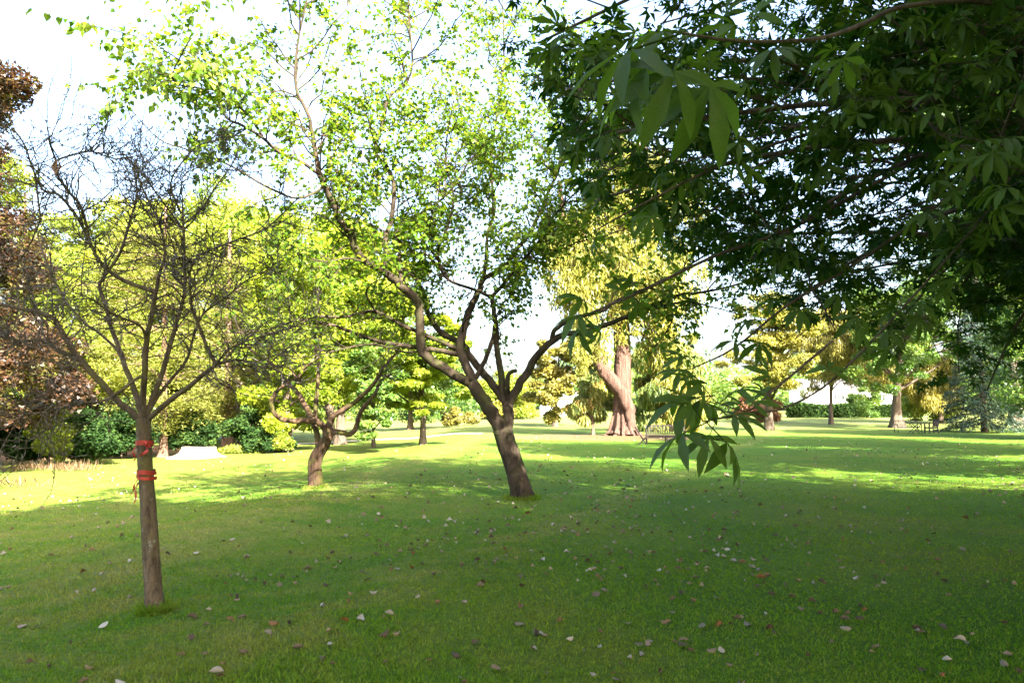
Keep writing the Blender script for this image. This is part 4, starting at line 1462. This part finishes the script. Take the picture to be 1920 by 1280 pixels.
# --- understorey along the left edge
def shrub(name, label, px, y, w, top, mat, n=5000, leaf=0.10, cat='shrub', style='leaf', group='shrubs along the lawn edge', fz=0.8, clumps=26):
    b = on(px, y)
    yb = HZ + (CAMZ - b[2]) / y * F
    hw = w / 2
    leafy_tree(name, label, cat, b, [ell_px(px - hw, px + hw, top, yb + 4, y, 0.7)], mat, M['bark_dark'], 0.05, clumps, n, leaf, 0.34, fz=fz, group=group, style=style, limbs=8, flare=0.1, surf=0.5, crown_name='foliage')


US = [(-20, 30, 150, 735, 'leaf_dark', 'green bush under the copper beech at far left'), (45, 31, 110, 770, 'leaf_dark', 'dark bush in the shade left of the lime-green bush'),
      (100, 30, 80, 745, 'leaf_bright', 'lime-green bush under the copper beech'), (165, 31, 110, 775, 'leaf_dark', 'olive bush right of the lime-green bush'),
      (235, 34, 120, 748, 'leaf_dark', 'dark laurel bush just behind the bare tree trunk'), (350, 36, 120, 765, 'leaf_dark', 'dark laurel bush between the two cedar trunks'),
      (470, 38, 110, 765, 'leaf_dark', 'dark laurel bush right of the cedars'), (520, 37, 90, 800, 'leaf_dark', 'low dark bush at the lawn edge near the gnarled tree'),
      (535, 36.4, 40, 815, 'leaf_yellow', 'small yellow-green bush in front of the dark bushes')]
for px, y, w, top, m, lab in US:
    shrub('shrub', lab, px, y, w, top, M[m], 5200)
leafy_tree('backdrop_tree', 'dark tree added to deepen the shade behind the cedars', 'tree', on(330, 58), [ell_px(180, 560, 560, 800, 58, 0.5)], M['leaf_dark'], M['bark_dark'], 0.4, 90, 12000, 0.26, 0.26, group=GB)  # dark foliage put in for the gloom beneath the canopies
leafy_tree('backdrop_tree', 'dark tree added to deepen the shade behind the copper beech', 'tree', on(20, 46), [ell_px(-200, 200, 560, 850, 46, 0.5)], M['leaf_dark'], M['bark_dark'], 0.4, 90, 12000, 0.24, 0.26, group=GB)  # likewise stands in for shade under the crowns
for px, y, n, lab in ((150, 27.5, 260, 'tuft of dry brown stalks below the olive bush'), (60, 28, 220, 'tuft of dry brown stalks under the copper beech'), (20, 20.5, 120, 'small tuft of dry grass on the sunny left lawn')):
    b = on(px, y)
    base = b + np.stack([rng.normal(size=n) * 0.6, rng.normal(size=n) * 0.3, np.zeros(n)], 1)
    d = rng.normal(size=(n, 3)) * (0.5, 0.5, 0.1) + (0, 0, 1)
    V, T = leaf_batch(base, d, rand_unit(n), 0.2 + 0.3 * rng.random(n), 0.012, 0.1)
    o = obj('dry_tuft', mesh_np('dry_tuft', V - b, T, np.repeat(rng.random(n), 2)), M['straw'], label=lab, cat='grass tuft', loc=tuple(b), kind='stuff')

# --- redwood and its neighbours
def redwood():
    base = G(1168, 816)
    D = base[1]
    t = thing('redwood_tree', base, 'huge redwood with pink-brown forked trunk and yellow weeping foliage', 'tree')
    h = Hero(t, D, M['bark_red'], M['bark_red'])
    h.limb('trunk', [(1168, 818), (1168, 805), (1167, 785), (1167, 755), (1167, 700), (1166, 640), (1165, 580), (1163, 500), (1160, 420), (1160, 330), (1165, 220)], 46, 14, 0.5, 0.0, 'trunk', 44, 0.05, flare=0.75, sub=5,
           widths=[46, 42, 37, 34, 33, 31, 29, 26, 22, 18, 12], fs=16.0)
    h.limb('left', [(1183, 806), (1182, 785), (1178, 765), (1166, 738), (1148, 714), (1130, 690), (1114, 655), (1104, 600), (1088, 530), (1072, 465), (1056, 412), (1050, 340)], 26, 12, -2.2, -0.55, 'stem', 24, 0.06, sub=4,
           widths=[16, 20, 24, 26, 26, 24, 22, 19, 17, 15, 12, 9])
    for a_, x_ in ((0.2, 1), (0.9, 1), (1.6, 1), (2.5, 1), (3.3, 1), (4.1, 1), (4.6, 1), (5.2, 1), (5.8, 1)):
        d_ = np.array((math.cos(a_), math.sin(a_), 0))
        m1 = MB()
        m1.tube(spline([base + d_ * 0.45 + (0, 0, 2.0), base + d_ * 0.75 + (0, 0, 0.8), base + d_ * 1.0 + (0, 0, 0.15), base + d_ * 1.3 + (0, 0, -0.12)], 4), np.linspace(0.10, 0.13, 13), 8, rough=0.1)
        m1.build('root', M['bark_red'], t, smooth=True)
    limbs = MB()
    ells = [ell_px(1040, 1330, 430, 600, D, 0.9), ell_px(1080, 1320, 250, 480, D, 0.9), ell_px(1020, 1130, 380, 560, D, 0.8, -2.2), ell_px(1085, 1135, 540, 690, D, 1.0, -2.4), ell_px(1195, 1270, 560, 690, D, 1.0, -0.5)]
    wts = np.array([0.40, 0.29, 0.18, 0.02, 0.11])
    W = h.limbs['trunk'][0]
    pos, rn = [], []
    for k in range(300):
        c, r = ells[rng.choice(5, p=wts)]
        u = rand_unit(1)[0] * rng.random() ** 0.4
        q = c + u * r
        L = 1.0 + 1.8 * rng.random()
        n = 220
        s = rng.random(n)
        w = 0.45 * (1 - 0.6 * s)
        pos.append(q + np.stack([rng.normal(size=n) * w, rng.normal(size=n) * w, 0.4 - s * L], 1))
        rn.append(np.clip(0.5 * rng.random() + 0.5 * rng.random(n), 0, 1))
        if k % 5 == 0:
            i = int(np.argmin(np.abs(W[:, 2] - q[2] - 1.0)))
            pp = spline([W[i], (W[i] + q) / 2 + (0, 0, 0.5), q], 3)
            limbs.tube(pp, np.linspace(0.13, 0.03, len(pp)), 5)
    limbs.build('limbs', M['bark_red'], t, smooth=True)
    pos, rn = np.concatenate(pos), np.concatenate(rn)
    n = len(pos)
    V, T = leaf_tris(pos, rng.normal(size=(n, 3)) * (0.45, 0.45, 0.3) + (0, 0, -1), rng.normal(size=(n, 3)) * (1, 1, 0.3), 0.32 * (0.6 + 0.9 * rng.random(n)), 0.10)
    build_leaves('crown', M['leaf_redwood'], t, V, T, rn)


redwood()
leafy_tree('young_conifer', 'bushy young conifer, green tipped orange, left of the redwood trunk', 'tree', G(1112, 815),
           [ell_px(1062, 1150, 700, 812, 51, 0.9), ell_px(1085, 1150, 680, 760, 51, 0.9)], M['leaf_crypt'], M['bark_cedar'], 0.12, 60, 16000, 0.16, 0.3, fz=0.8, style='weep', group=GB, limbs=10)
leafy_tree('young_conifer', 'tall feathery conifer, yellow-green and rust, behind redwood trunk', 'tree', on(1235, 58),
           [ell_px(1185, 1320, 600, 760, 58, 0.8), ell_px(1180, 1340, 680, 812, 58, 0.8)], M['leaf_crypt'], M['bark_cedar'], 0.2, 90, 26000, 0.18, 0.26, fz=0.9, style='weep', group=GB)
leafy_tree('pale_tree', 'pale olive-gold tree left of the redwood beyond the far meadow', 'tree', on(1040, 72),
           [ell_px(990, 1110, 640, 800, 72), ell_px(1000, 1130, 620, 720, 72)], M['leaf_olive'], M['bark_dark'], 0.3, 70, 18000, 0.18, 0.24, group=GB)
leafy_tree('pale_tree', 'rounded gold-tinted tree beyond the far meadow under the sky gap', 'tree', on(960, 100),
           [ell_px(900, 1010, 690, 795, 100)], M['leaf_yellow'], M['bark_dark'], 0.3, 50, 12000, 0.22, 0.26, group=GB)
leafy_tree('gold_tree', 'golden open tree with vase-shaped trunk on the far right meadow', 'tree', G(1442, 806),
           [ell_px(1350, 1470, 600, 740, 60), ell_px(1400, 1560, 560, 730, 60), ell_px(1380, 1500, 520, 640, 60)], M['leaf_gold'], M['bark_dark'], 0.38, 110, 17000, 0.14, 0.2, fz=0.55, group=GB, limbs=40)
leafy_tree('weeping_birch', 'hanging golden birch foliage in front of the white house', 'tree', on(1555, 78),
           [ell_px(1490, 1660, 560, 715, 78), ell_px(1485, 1555, 640, 745, 78), ell_px(1590, 1680, 640, 738, 78)], M['leaf_olive'], M['bark_dark'], 0.25, 130, 24000, 0.17, 0.22, style='weep', fz=1.0, group=GB)
leafy_tree('broad_tree', 'broad olive-green tree with dark flared trunk beside the garden seats', 'tree', G(1682, 802),
           [ell_px(1590, 1800, 600, 745, 66), ell_px(1600, 1900, 480, 680, 66)], M['leaf_mid'], M['bark_dark'], 0.5, 130, 30000, 0.16, 0.2, group=GB, limbs=34, flare=0.9)
leafy_tree('weeping_birch', 'yellowing tree hanging low right of the broad tree', 'tree', on(1760, 82),
           [ell_px(1690, 1800, 640, 770, 82), ell_px(1620, 1700, 660, 740, 82)], M['leaf_olive'], M['bark_dark'], 0.3, 70, 16000, 0.18, 0.24, style='weep', fz=1.0, group=GB)


def spruce(label, px, y, halfw, top, n=30000):
    b = on(px, y)
    H = P(px, top, y)[2] - b[2]
    rw = halfw / F * y
    t = thing('spruce_tree', b, label, 'tree', GB)
    mb = MB()
    tp = np.array([b - (0, 0, 0.1), b + (0, 0, H * 0.5), b + (0, 0, H)])
    mb.tube(tp, [0.25, 0.15, 0.02], 8)
    mb.build('trunk', M['bark_dark'], t, smooth=True)
    br, pos, out = MB(), [], []
    K = 150
    for k in range(K):
        f = (k + rng.random()) / K
        a = k * 2.4 + rng.random() * 0.6
        L = rw * (1 - f) ** 0.8 * (0.8 + 0.35 * rng.random()) + 0.2
        st = b + (0, 0, H * (0.03 + 0.95 * f) + 0.2)
        e = st + np.array((math.cos(a) * L, math.sin(a) * L, -0.28 * L))
        e[2] = max(e[2], b[2] + 0.15)
        pp = spline([st, (st + e) / 2 + (0, 0, -0.02 * L), e + (0, 0, 0.06 * L)], 4)
        br.tube(pp, np.linspace(0.04, 0.01, len(pp)), 4)
        m = max(20, int(n / K * (0.35 + 1.2 * L / rw)))
        u = 0.1 + 0.9 * rng.random(m) ** 0.7
        q = st + (e - st) * u[:, None]
        q = q + np.array((-math.sin(a), math.cos(a), 0)) * (rng.normal(size=m) * 0.28 * L * (1.1 - u))[:, None] - np.array((0, 0, 1)) * (rng.random(m) ** 2 * 0.35)[:, None]
        pos.append(q)
        out.append(np.tile(np.array((math.cos(a), math.sin(a), -0.4)), (m, 1)))
    br.build('limbs', M['bark_dark'], t, smooth=True)
    pos, out = np.concatenate(pos), np.concatenate(out)
    m = len(pos)
    V, T = leaf_batch(pos, rng.normal(size=(m, 3)) * (0.5, 0.5, 0.3) + out, rng.normal(size=(m, 3)) * 0.4 + (0, 0, 1), 0.22 * (0.7 + 0.6 * rng.random(m)), 0.06, 0.2)
    build_leaves('crown', M['leaf_spruce'], t, V, T, np.repeat(rng.random(m), 2))


spruce('blue-green spruce with drooping boughs behind the garden chair', 1840, 57, 78, 520, 30000)
leafy_tree('yew_tree', 'dark bushy yew at the right edge of the lawn', 'tree', on(1985, 42), [ell_px(1870, 2120, 520, 812, 42, 0.9)], M['leaf_mid'], M['bark_dark'], 0.35, 110, 26000, 0.11, 0.2, group=GB)
leafy_tree('oak_tree', 'large dark oak behind the spruce on the right', 'tree', on(1900, 74), [ell_px(1740, 2140, 280, 640, 74, 0.8), ell_px(1640, 1900, 380, 620, 74, 0.8)], M['leaf_mid'], M['bark_dark'], 0.6, 150, 34000, 0.18, 0.17, group=GB)
shrub('shrub', 'sunlit yellow-green bush behind the metal garden bench', 1745, 84, 110, 715, M['leaf_yellow'], 6000, 0.16)
shrub('shrub', 'russet bush behind the golden tree trunk', 1425, 84, 110, 745, M['leaf_red_shrub'], 6000, 0.14)
shrub('shrub', 'clipped round green bush beside the white house', 1622, 102, 62, 722, M['leaf_mid'], 6000, 0.16)
shrub('shrub', 'pale green bush left of the russet bush', 1385, 95, 60, 735, M['leaf_mid'], 4000, 0.16)
shrub('shrub', 'yellow bush at the far meadow edge left of young conifer', 975, 104, 60, 745, M['leaf_yellow'], 4000, 0.18)
shrub('shrub', 'low golden bush on the far meadow beyond the forked tree', 930, 98, 70, 752, M['leaf_gold'], 4000, 0.18)
shrub('shrub', 'low olive bush beyond the round tree', 860, 80, 90, 765, M['leaf_olive'], 5000, 0.15)


def hedge():
    n = 22000
    y0 = 108
    x0, x1 = (1470 - 960) / F * y0, (1720 - 960) / F * y0
    b = on_ground((x0 + x1) / 2, y0)
    t = thing('hedge', b, 'long dark clipped hedge in front of the white house', 'hedge')
    x = x0 + (x1 - x0) * rng.random(n)
    H = 1.7 + 0.15 * np.sin(x * 0.8)
    face = rng.random(n)
    z = np.where(face < 0.6, rng.random(n) * H, H) + rng.normal(size=n) * 0.06
    y = y0 + np.where(face < 0.6, -0.7, (rng.random(n) - 0.5) * 1.4) + rng.normal(size=n) * 0.08
    pos = np.stack([x, y, hgt(x, y) + np.maximum(z, 0.15)], 1)
    V, T = leaf_batch(pos, rng.normal(size=(n, 3)), rng.normal(size=(n, 3)) * 0.5 + (0, -0.5, 0.6), 0.34, 0.26, 0.2)
    build_leaves('foliage', M['leaf_dark'], t, V, T, np.repeat(rng.random(n), 2))
    mb = MB()
    for x in np.linspace(x0 + 0.3, x1 - 0.3, 24):
        p = on_ground(x, y0)
        mb.tube(np.array([p - (0, 0, 0.1), p + (0.05, 0, 0.8), p + (0, 0.05, 1.5)]), [0.05, 0.04, 0.02], 5)
    mb.build('stems', M['bark_dark'], t, smooth=True)


hedge()


# ---- far-off wood closing the view
def far_wood():
    pos, rn, sz = [], [], []
    for k in range(120):
        a = -1.15 + 2.3 * (k + rng.random()) / 120
        dd = 150 + 60 * rng.random()
        x, y = math.tan(a * 0.62) * dd * 1.05, dd
        H = 9 + 7 * rng.random()
        px = 960 + F * x / y
        if 840 < px < 1030:
            H = 7 + 2 * rng.random()
        r = 4.5 + 2.5 * rng.random()
        n = 620
        u = rand_unit(n) * (rng.random(n) ** 0.35)[:, None]
        c = np.array((x, y, float(hgt(x, y)) + H * 0.52))
        q = c + u * np.array((r, r, H * 0.52))
        pos.append(q)
        rn.append(np.clip(0.5 * rng.random() + 0.5 * rng.random(n), 0, 1))
    pos, rn = np.concatenate(pos), np.concatenate(rn)
    n = len(pos)
    V, T = leaf_tris(pos, rng.normal(size=(n, 3)), rng.normal(size=(n, 3)) * 0.6 + (0, -0.3, 0.8), 0.9 * (0.6 + 0.8 * rng.random(n)), 0.7)
    obj('wood', mesh_np('wood', V, T, rn), M['leaf_mid'], label='far-off wood closing the horizon behind the meadow', cat='wood', kind='stuff')


far_wood()


# ---- trees beyond the frame whose shade lies over the near lawn
def shade_tree(label, x, y, z, rad, rz, n=7000, leaf=0.42):
    b = on_ground(x, y)
    leafy_tree('shade_tree', label, 'tree', b, [(np.array((x, y, z)), np.array((rad, rad, rz)))], M['leaf_mid'], M['bark_dark'], 0.4, 70, n, leaf, 0.3, group='trees beside and behind the viewpoint', limbs=14)


shade_tree('broad tree standing behind the viewpoint on the left', -1.5, -9.5, 9.0, 6.5, 5.0, 16000)
shade_tree('broad tree standing straight behind the viewpoint', 5.0, -9.0, 11.5, 6.8, 7.2, 22000)
shade_tree('tall tree right of the viewpoint beyond the frame', 13.5, -3.5, 10.0, 6.5, 6.0, 15000)
shade_tree('tall leafy tree at the right edge just beyond the buckeye', 15.6, 15.5, 11.5, 6.0, 7.5, 20000, 0.30)
shade_tree('tall leafy tree at the right edge before the yew', 23.0, 26.0, 11.0, 6.8, 7.0, 18000, 0.32)
shade_tree('tall leafy tree at the right edge between yew and spruce', 36.0, 41.0, 10.5, 7.0, 6.5, 15000, 0.32)


# ==================================================================== STUMP
def stump():
    b = G(372, 857)
    D = b[1]
    t = thing('tree_stump', b, 'wide pale sawn tree stump with spreading roots on the sunny lawn', 'tree stump')
    n = 40
    ang = np.arange(n) * 2 * math.pi / n
    prof = [(-0.1, 1.55), (0.02, 1.45), (0.10, 1.12), (0.22, 0.92), (0.40, 0.84), (0.455, 0.83), (0.47, 0.80)]
    V, Fc = [], []
    lob = 0.5 + 0.5 * np.sin(ang * 5 + 0.6) + 0.3 * np.sin(ang * 8 + 2)
    sx = 30 / F * D / 0.83
    for z, r in prof:
        k = max(0, (0.4 - z)) * 0.9
        rr = sx * (r * (1 - 0.25 * k) + 0.35 * k * lob) * (1 + 0.03 * np.sin(ang * 13 + z * 7))
        rr = rr * (1 + 0.35 * k * np.maximum(0, np.cos(ang - math.pi)))
        V.append(np.stack([np.cos(ang) * rr, np.sin(ang) * rr * 0.9, np.full(n, z) + 0.02 * np.cos(ang * 2) * (z > 0.4)], 1))
    V = np.concatenate(V)
    for i in range(len(prof) - 1):
        for j in range(n):
            Fc.append((i * n + j, i * n + (j + 1) % n, (i + 1) * n + (j + 1) % n, (i + 1) * n + j))
    mb = MB(); mb.add(V, Fc); mb.local('body', M['stump'], t, smooth=True)
    top = V[-n:]
    mb = MB()
    mb.add(np.vstack([top + (0, 0, 0.001), [[0, 0, 0.478]]]), [(j, (j + 1) % n, n) for j in range(n)])
    mb.local('sawn_top', M['stump'], t)
    # herbs growing by it
    q = G(440, 850)
    m = 900
    base = np.stack([rng.normal(size=m) * 0.55, rng.normal(size=m) * 0.3, rng.random(m) * 0.35], 1)
    base[:, 2] *= np.exp(-base[:, 0] ** 2)
    V, T = leaf_batch(base, rng.normal(size=(m, 3)) * (0.7, 0.7, 0.3) + (0, 0, 0.7), rand_unit(m), 0.12 + 0.1 * rng.random(m), 0.05, 0.2)
    obj('weed_clump', mesh_np('weed_clump', V, T, np.repeat(rng.random(m), 2)), M['leaf_yellow'], label='clump of pale green weeds right of the tree stump', cat='weeds', loc=tuple(q))


stump()


# ==================================================================== GARDEN FURNITURE
def wooden_bench():
    b = G(1248, 832)
    t = thing('wooden_bench', b, 'dark wooden slatted bench by the redwood, behind hanging leaves', 'bench', rz=R(-8))
    w, d = 1.85, 0.55
    m = M['wood_bench']
    for sx in (-1, 1):
        MB().bar((sx * w / 2, d / 2, 0), (sx * w / 2, d / 2 + 0.06, 0.92), 0.07, 0.07).local('rear_leg', m, t)
        MB().bar((sx * w / 2, -d / 2, 0), (sx * w / 2, -d / 2, 0.62), 0.07, 0.07).local('front_leg', m, t)
        MB().box((sx * w / 2, 0, 0.64), (0.08, d + 0.1, 0.035)).local('armrest', m, t)
        MB().box((sx * w / 2, 0, 0.36), (0.045, d - 0.08, 0.07)).local('side_rail', m, t)
    MB().box((0, d / 2 + 0.055, 0.90), (w - 0.07, 0.04, 0.07)).local('top_rail', m, t)
    MB().box((0, d / 2 + 0.02, 0.50), (w - 0.07, 0.04, 0.06)).local('lower_rail', m, t)
    MB().box((0, -d / 2 + 0.005, 0.37), (w - 0.07, 0.035, 0.08)).local('front_rail', m, t)
    n = 15
    for i in range(n):
        x = -w / 2 + 0.07 + (w - 0.14) * (i + 0.5) / n
        MB().bar((x, d / 2 + 0.022, 0.53), (x, d / 2 + 0.052, 0.865), 0.05, 0.018).local('back_slat', m, t)
    for i in range(5):
        MB().box((0, -d / 2 + 0.06 + i * 0.105, 0.425), (w - 0.02, 0.085, 0.022)).local('seat_slat', m, t)
    # folding chair standing beside it, only its crossed legs show
    c = G(1204, 834)
    k = thing('folding_chair', c + np.array((0, 0.35, 0)), 'dark folding chair with crossed legs at the left end of wooden bench', 'chair', rz=R(-4))
    for sy in (-0.22, 0.22):
        MB().bar((0.25, sy, 0.0), (-0.27, sy, 0.86), 0.045, 0.03).local('leg', m, k)
        MB().bar((-0.12, sy * 0.8, 0.0), (0.36, sy * 0.8, 0.44), 0.045, 0.03).local('leg', m, k)
    for i in range(4):
        MB().box((0.0 + i * 0.1, 0, 0.445), (0.08, 0.40, 0.018)).local('seat_slat', m, k)
    for i in range(2):
        MB().box((-0.22 - i * 0.03, 0, 0.74 + i * 0.08), (0.02, 0.44, 0.06)).local('back_slat', m, k)
    # low table behind the bench
    c = on((1262 - 0), b[1] + 1.3)
    k = thing('low_table', c, 'low grey table seen through the legs of the wooden bench', 'table')
    for i in range(5):
        MB().box((0, -0.22 + i * 0.11, 0.30), (1.0, 0.10, 0.025)).local('top_slat', m, k)
    for sx in (-1, 1):
        for sy in (-1, 1):
            MB().bar((sx * 0.42, sy * 0.2, 0), (sx * 0.42, sy * 0.2, 0.285), 0.05, 0.05).local('leg', m, k)


def garden_set():
    b = G(1714, 812)
    m = M['metal_bench']
    t = thing('metal_bench', b + np.array((0, 0.8, 0)), 'dark metal garden bench with lattice back on the far right lawn', 'bench')
    w, d = 1.72, 0.5
    for sx in (-1, 1):
        MB().bar((sx * w / 2, d / 2, 0), (sx * w / 2, d / 2 + 0.08, 0.9), 0.045, 0.045).local('rear_leg', m, t)
        MB().bar((sx * w / 2, -d / 2, 0), (sx * w / 2, -d / 2, 0.62), 0.045, 0.045).local('front_leg', m, t)
        MB().box((sx * w / 2, 0.02, 0.635), (0.05, d + 0.06, 0.03)).local('armrest', m, t)
    MB().box((0, d / 2 + 0.08, 0.89), (w - 0.045, 0.035, 0.05)).local('top_rail', m, t)
    MB().box((0, d / 2 + 0.045, 0.55), (w - 0.045, 0.03, 0.035)).local('lower_rail', m, t)
    MB().box((0, -d / 2 + 0.02, 0.42), (w - 0.045, 0.03, 0.05)).local('front_rail', m, t)
    for i in range(5):
        MB().box((0, -d / 2 + 0.08 + i * 0.095, 0.44), (w - 0.05, 0.06, 0.016)).local('seat_slat', m, t)
    n = 14
    for i in range(n):
        x = -w / 2 + 0.06 + (w - 0.12) * i / n
        q = (w - 0.12) / n
        MB().bar((x, d / 2 + 0.05, 0.57), (x + q, d / 2 + 0.075, 0.865), 0.014, 0.012).local('lattice_bar', m, t)
        MB().bar((x + q, d / 2 + 0.055, 0.57), (x, d / 2 + 0.08, 0.865), 0.014, 0.012).local('lattice_bar', m, t)
    m = M['wood_bench']
    c = G(1717, 813)
    k = thing('folding_table', c, 'small dark folding table with crossed legs before the metal bench', 'table')
    for sy in (-0.24, 0.24):
        MB().bar((-0.42, sy, 0.0), (0.30, sy, 0.68), 0.06, 0.035).local('leg', m, k)
        MB().bar((0.42, sy * 0.85, 0.0), (-0.30, sy * 0.85, 0.68), 0.06, 0.035).local('leg', m, k)
    for i in range(6):
        MB().box((0, -0.30 + i * 0.12, 0.70), (1.0, 0.105, 0.028)).local('top_slat', m, k)
    c = G(1750, 812)
    k = thing('armchair', c + np.array((0, 0.2, 0)), 'dark wooden garden armchair in side view facing the folding table', 'chair')
    hw = 0.30
    for sy in (-1, 1):
        MB().bar((-0.32, sy * hw, 0), (-0.32, sy * hw, 0.66), 0.10, 0.07).local('front_leg', m, k)
        MB().bar((0.34, sy * hw, 0.0), (0.26, sy * hw, 0.42), 0.08, 0.06).local('rear_leg', m, k)
        MB().bar((0.26, sy * hw, 0.40), (0.42, sy * hw, 1.0), 0.09, 0.06).local('back_post', m, k)
        MB().box((-0.02, sy * hw, 0.675), (0.74, 0.09, 0.035)).local('armrest', m, k)
        MB().box((-0.02, sy * hw, 0.37), (0.56, 0.045, 0.09)).local('side_rail', m, k)
    for i in range(5):
        MB().box((-0.28 + i * 0.125, 0, 0.43), (0.11, 2 * hw - 0.08, 0.022)).local('seat_slat', m, k)
    for i in range(5):
        MB().bar((0.29, -0.22 + i * 0.11, 0.46), (0.395, -0.22 + i * 0.11, 0.92), 0.07, 0.02).local('back_slat', m, k)
    MB().box((0.415, 0, 0.96), (0.05, 2 * hw - 0.07, 0.10)).local('top_rail', m, k)


wooden_bench()
garden_set()


# ==================================================================== WHITE HOUSES
def house(label, px, y, w, hgt_wall, rh, wins, dpt=7.0):
    b = on(px, y)
    t = thing('white_house', b, label, 'house', 'white houses beyond the meadow')
    x = w / 2
    # front wall with real openings: strips round the windows
    xs = sorted(set([-x, x] + [q for a in wins for q in (a[0], a[1])]))
    mb = MB()
    for a, c in zip(xs[:-1], xs[1:]):
        col = [q for q in wins if q[0] <= a + 1e-6 and q[1] >= c - 1e-6]
        z = 0.0
        for q in sorted(col, key=lambda r: r[2]):
            mb.box(((a + c) / 2, 0, (z + q[2]) / 2 - 0.0), (c - a, 0.3, q[2] - z))
            z = q[3]
        mb.box(((a + c) / 2, 0, (z + hgt_wall) / 2), (c - a, 0.3, hgt_wall - z))
    mb.local('front_wall', M['white_wall'], t)
    for sx in (-1, 1):
        MB().box((sx * (x - 0.15), dpt / 2 + 0.16, hgt_wall / 2), (0.3, dpt, hgt_wall)).local('side_wall', M['white_wall'], t)
    MB().box((0, dpt + 0.3, hgt_wall / 2), (w, 0.3, hgt_wall)).local('rear_wall', M['white_wall'], t)
    mb = MB()
    o = 0.4
    A = [(-x - o, -o - 0.2, hgt_wall - 0.1), (x + o, -o - 0.2, hgt_wall - 0.1), (x + o, dpt / 2, hgt_wall + rh), (-x - o, dpt / 2, hgt_wall + rh), (-x - o, dpt + o + 0.4, hgt_wall - 0.1), (x + o, dpt + o + 0.4, hgt_wall - 0.1)]
    Bq = [(p[0], p[1], p[2] + 0.15) for p in A]
    mb.add(A + Bq, [(0, 1, 2, 3), (3, 2, 5, 4), (6, 7, 8, 9), (9, 8, 11, 10), (0, 1, 7, 6), (4, 5, 11, 10), (0, 3, 9, 6), (3, 4, 10, 9), (1, 2, 8, 7), (2, 5, 11, 8)])
    mb.local('roof', M['slate'], t)
    for sx in (-1, 1):
        mb = MB()
        mb.add([(sx * (x - 0.01), 0.1, hgt_wall), (sx * (x - 0.01), dpt + 0.2, hgt_wall), (sx * (x - 0.01), dpt / 2, hgt_wall + rh - 0.12)], [(0, 1, 2)])
        mb.local('gable', M['white_wall'], t)
    for a in wins:
        wo_ = MB().box(((a[0] + a[1]) / 2, 0.06, (a[2] + a[3]) / 2), (a[1] - a[0], 0.02, a[3] - a[2])).local('window', M['pane'], t)
        mb = MB()
        for q in np.linspace(a[0] + 0.04, a[1] - 0.04, 4):
            mb.box((q, 0.02, (a[2] + a[3]) / 2), (0.07, 0.05, a[3] - a[2] - 0.01))
        mb.local('frame', M['white_wall'], wo_)


house('long white house with small dark windows behind the hedge', 1590, 128, 15, 4.4, 1.6, [(-2.6, -0.8, 2.5, 3.4), (-4.6, -3.8, 2.5, 3.4), (1.0, 3.0, 2.4, 3.4), (4.3, 6.3, 2.4, 3.4)])
house('small white house glimpsed left of the young conifer', 1062, 118, 8, 2.8, 1.0, [(-2.6, -1.4, 1.0, 2.0), (0.6, 1.8, 1.0, 2.0)])


# ==================================================================== FALLEN LEAVES
def fallen_mesh(k):
    r = random.Random(k)
    prof = [(0.0, 0.02), (0.25, 0.26), (0.55, 0.34), (0.8, 0.2), (1.0, 0.0)]
    V, Fc = [], []
    curl, roll = r.uniform(-0.7, 0.9), r.uniform(0.5, 2.4)
    for y, w in prof:
        z = 0.12 + curl * (y - 0.5) ** 2 * 0.8 + r.uniform(-0.03, 0.03)
        for q in (-1, -0.5, 0, 0.5, 1):
            a = q * roll
            V.append((w * math.sin(a) / max(roll, 0.3) * 1.4 + r.uniform(-0.03, 0.03), y - 0.5, z + w * (1 - math.cos(a)) * 0.8 * r.choice([1, 1, 0.8])))
    for i in range(4):
        for j in range(4):
            a = i * 5 + j
            Fc.append((a, a + 1, a + 6, a + 5))
    zmin = min(v[2] for v in V)
    V = [(v[0], v[1], v[2] - zmin) for v in V]
    me = bpy.data.meshes.new('fallen_leaf')
    me.from_pydata(V, [], Fc)
    me.polygons.foreach_set('use_smooth', np.ones(len(me.polygons), dtype=bool))
    me.materials.append(M['leaf_dry_single'])
    me.update()
    return me


def fallen_leaves():
    n = 5200
    d = 3.8 * (46 / 3.8) ** (rng.random(n) ** 0.6)
    a = (rng.random(n) - 0.5) * 1.6
    x, y = a * d, d
    keep = rng.random(n) < np.clip(0.55 + 0.35 * np.sin(x * 0.5 + 1) + 0.02 * x, 0.2, 1)
    x, y, d = x[keep], y[keep], d[keep]
    s = (0.034 + 0.056 * rng.random(len(x)) ** 1.8)
    pos = np.stack([x, y, hgt(x, y)], 1)
    mk = pick_largest(pos, s, 300, 150)
    ms = [fallen_mesh(k) for k in range(9)]
    lab = 'curled dry leaf lying on the near shaded lawn'
    for i in np.where(mk)[0]:
        o = bpy.data.objects.new('fallen_leaf', ms[int(rng.integers(0, 9))])
        COL.objects.link(o)
        o.location = (pos[i][0], pos[i][1], pos[i][2] + 0.012)
        o.rotation_euler = (rng.normal() * 0.25, rng.normal() * 0.25 + (math.pi if rng.random() < 0.35 else 0), rng.random() * 6.28)
        if abs(o.rotation_euler[1]) > 2:
            o.location.z += 0.25 * s[i]
        o.scale = (s[i],) * 3
        tag(o, lab, 'leaf', 'fallen leaves on the near lawn')
    r = ~mk & (d > 7.0)
    m = int(r.sum())
    V, T = leaf_batch(pos[r] + (0, 0, 0.03), rng.normal(size=(m, 3)) * (1, 1, 0.3), rng.normal(size=(m, 3)) * 0.6 + (0, 0, 1), s[r] * 1.2, s[r], 0.4)
    obj('leaf_litter', mesh_np('leaf_litter', V, T, np.repeat(rng.random(m), 2)), M['leaf_dry'], label='small dry leaves scattered over the farther lawn', cat='leaf litter', kind='stuff')


fallen_leaves()
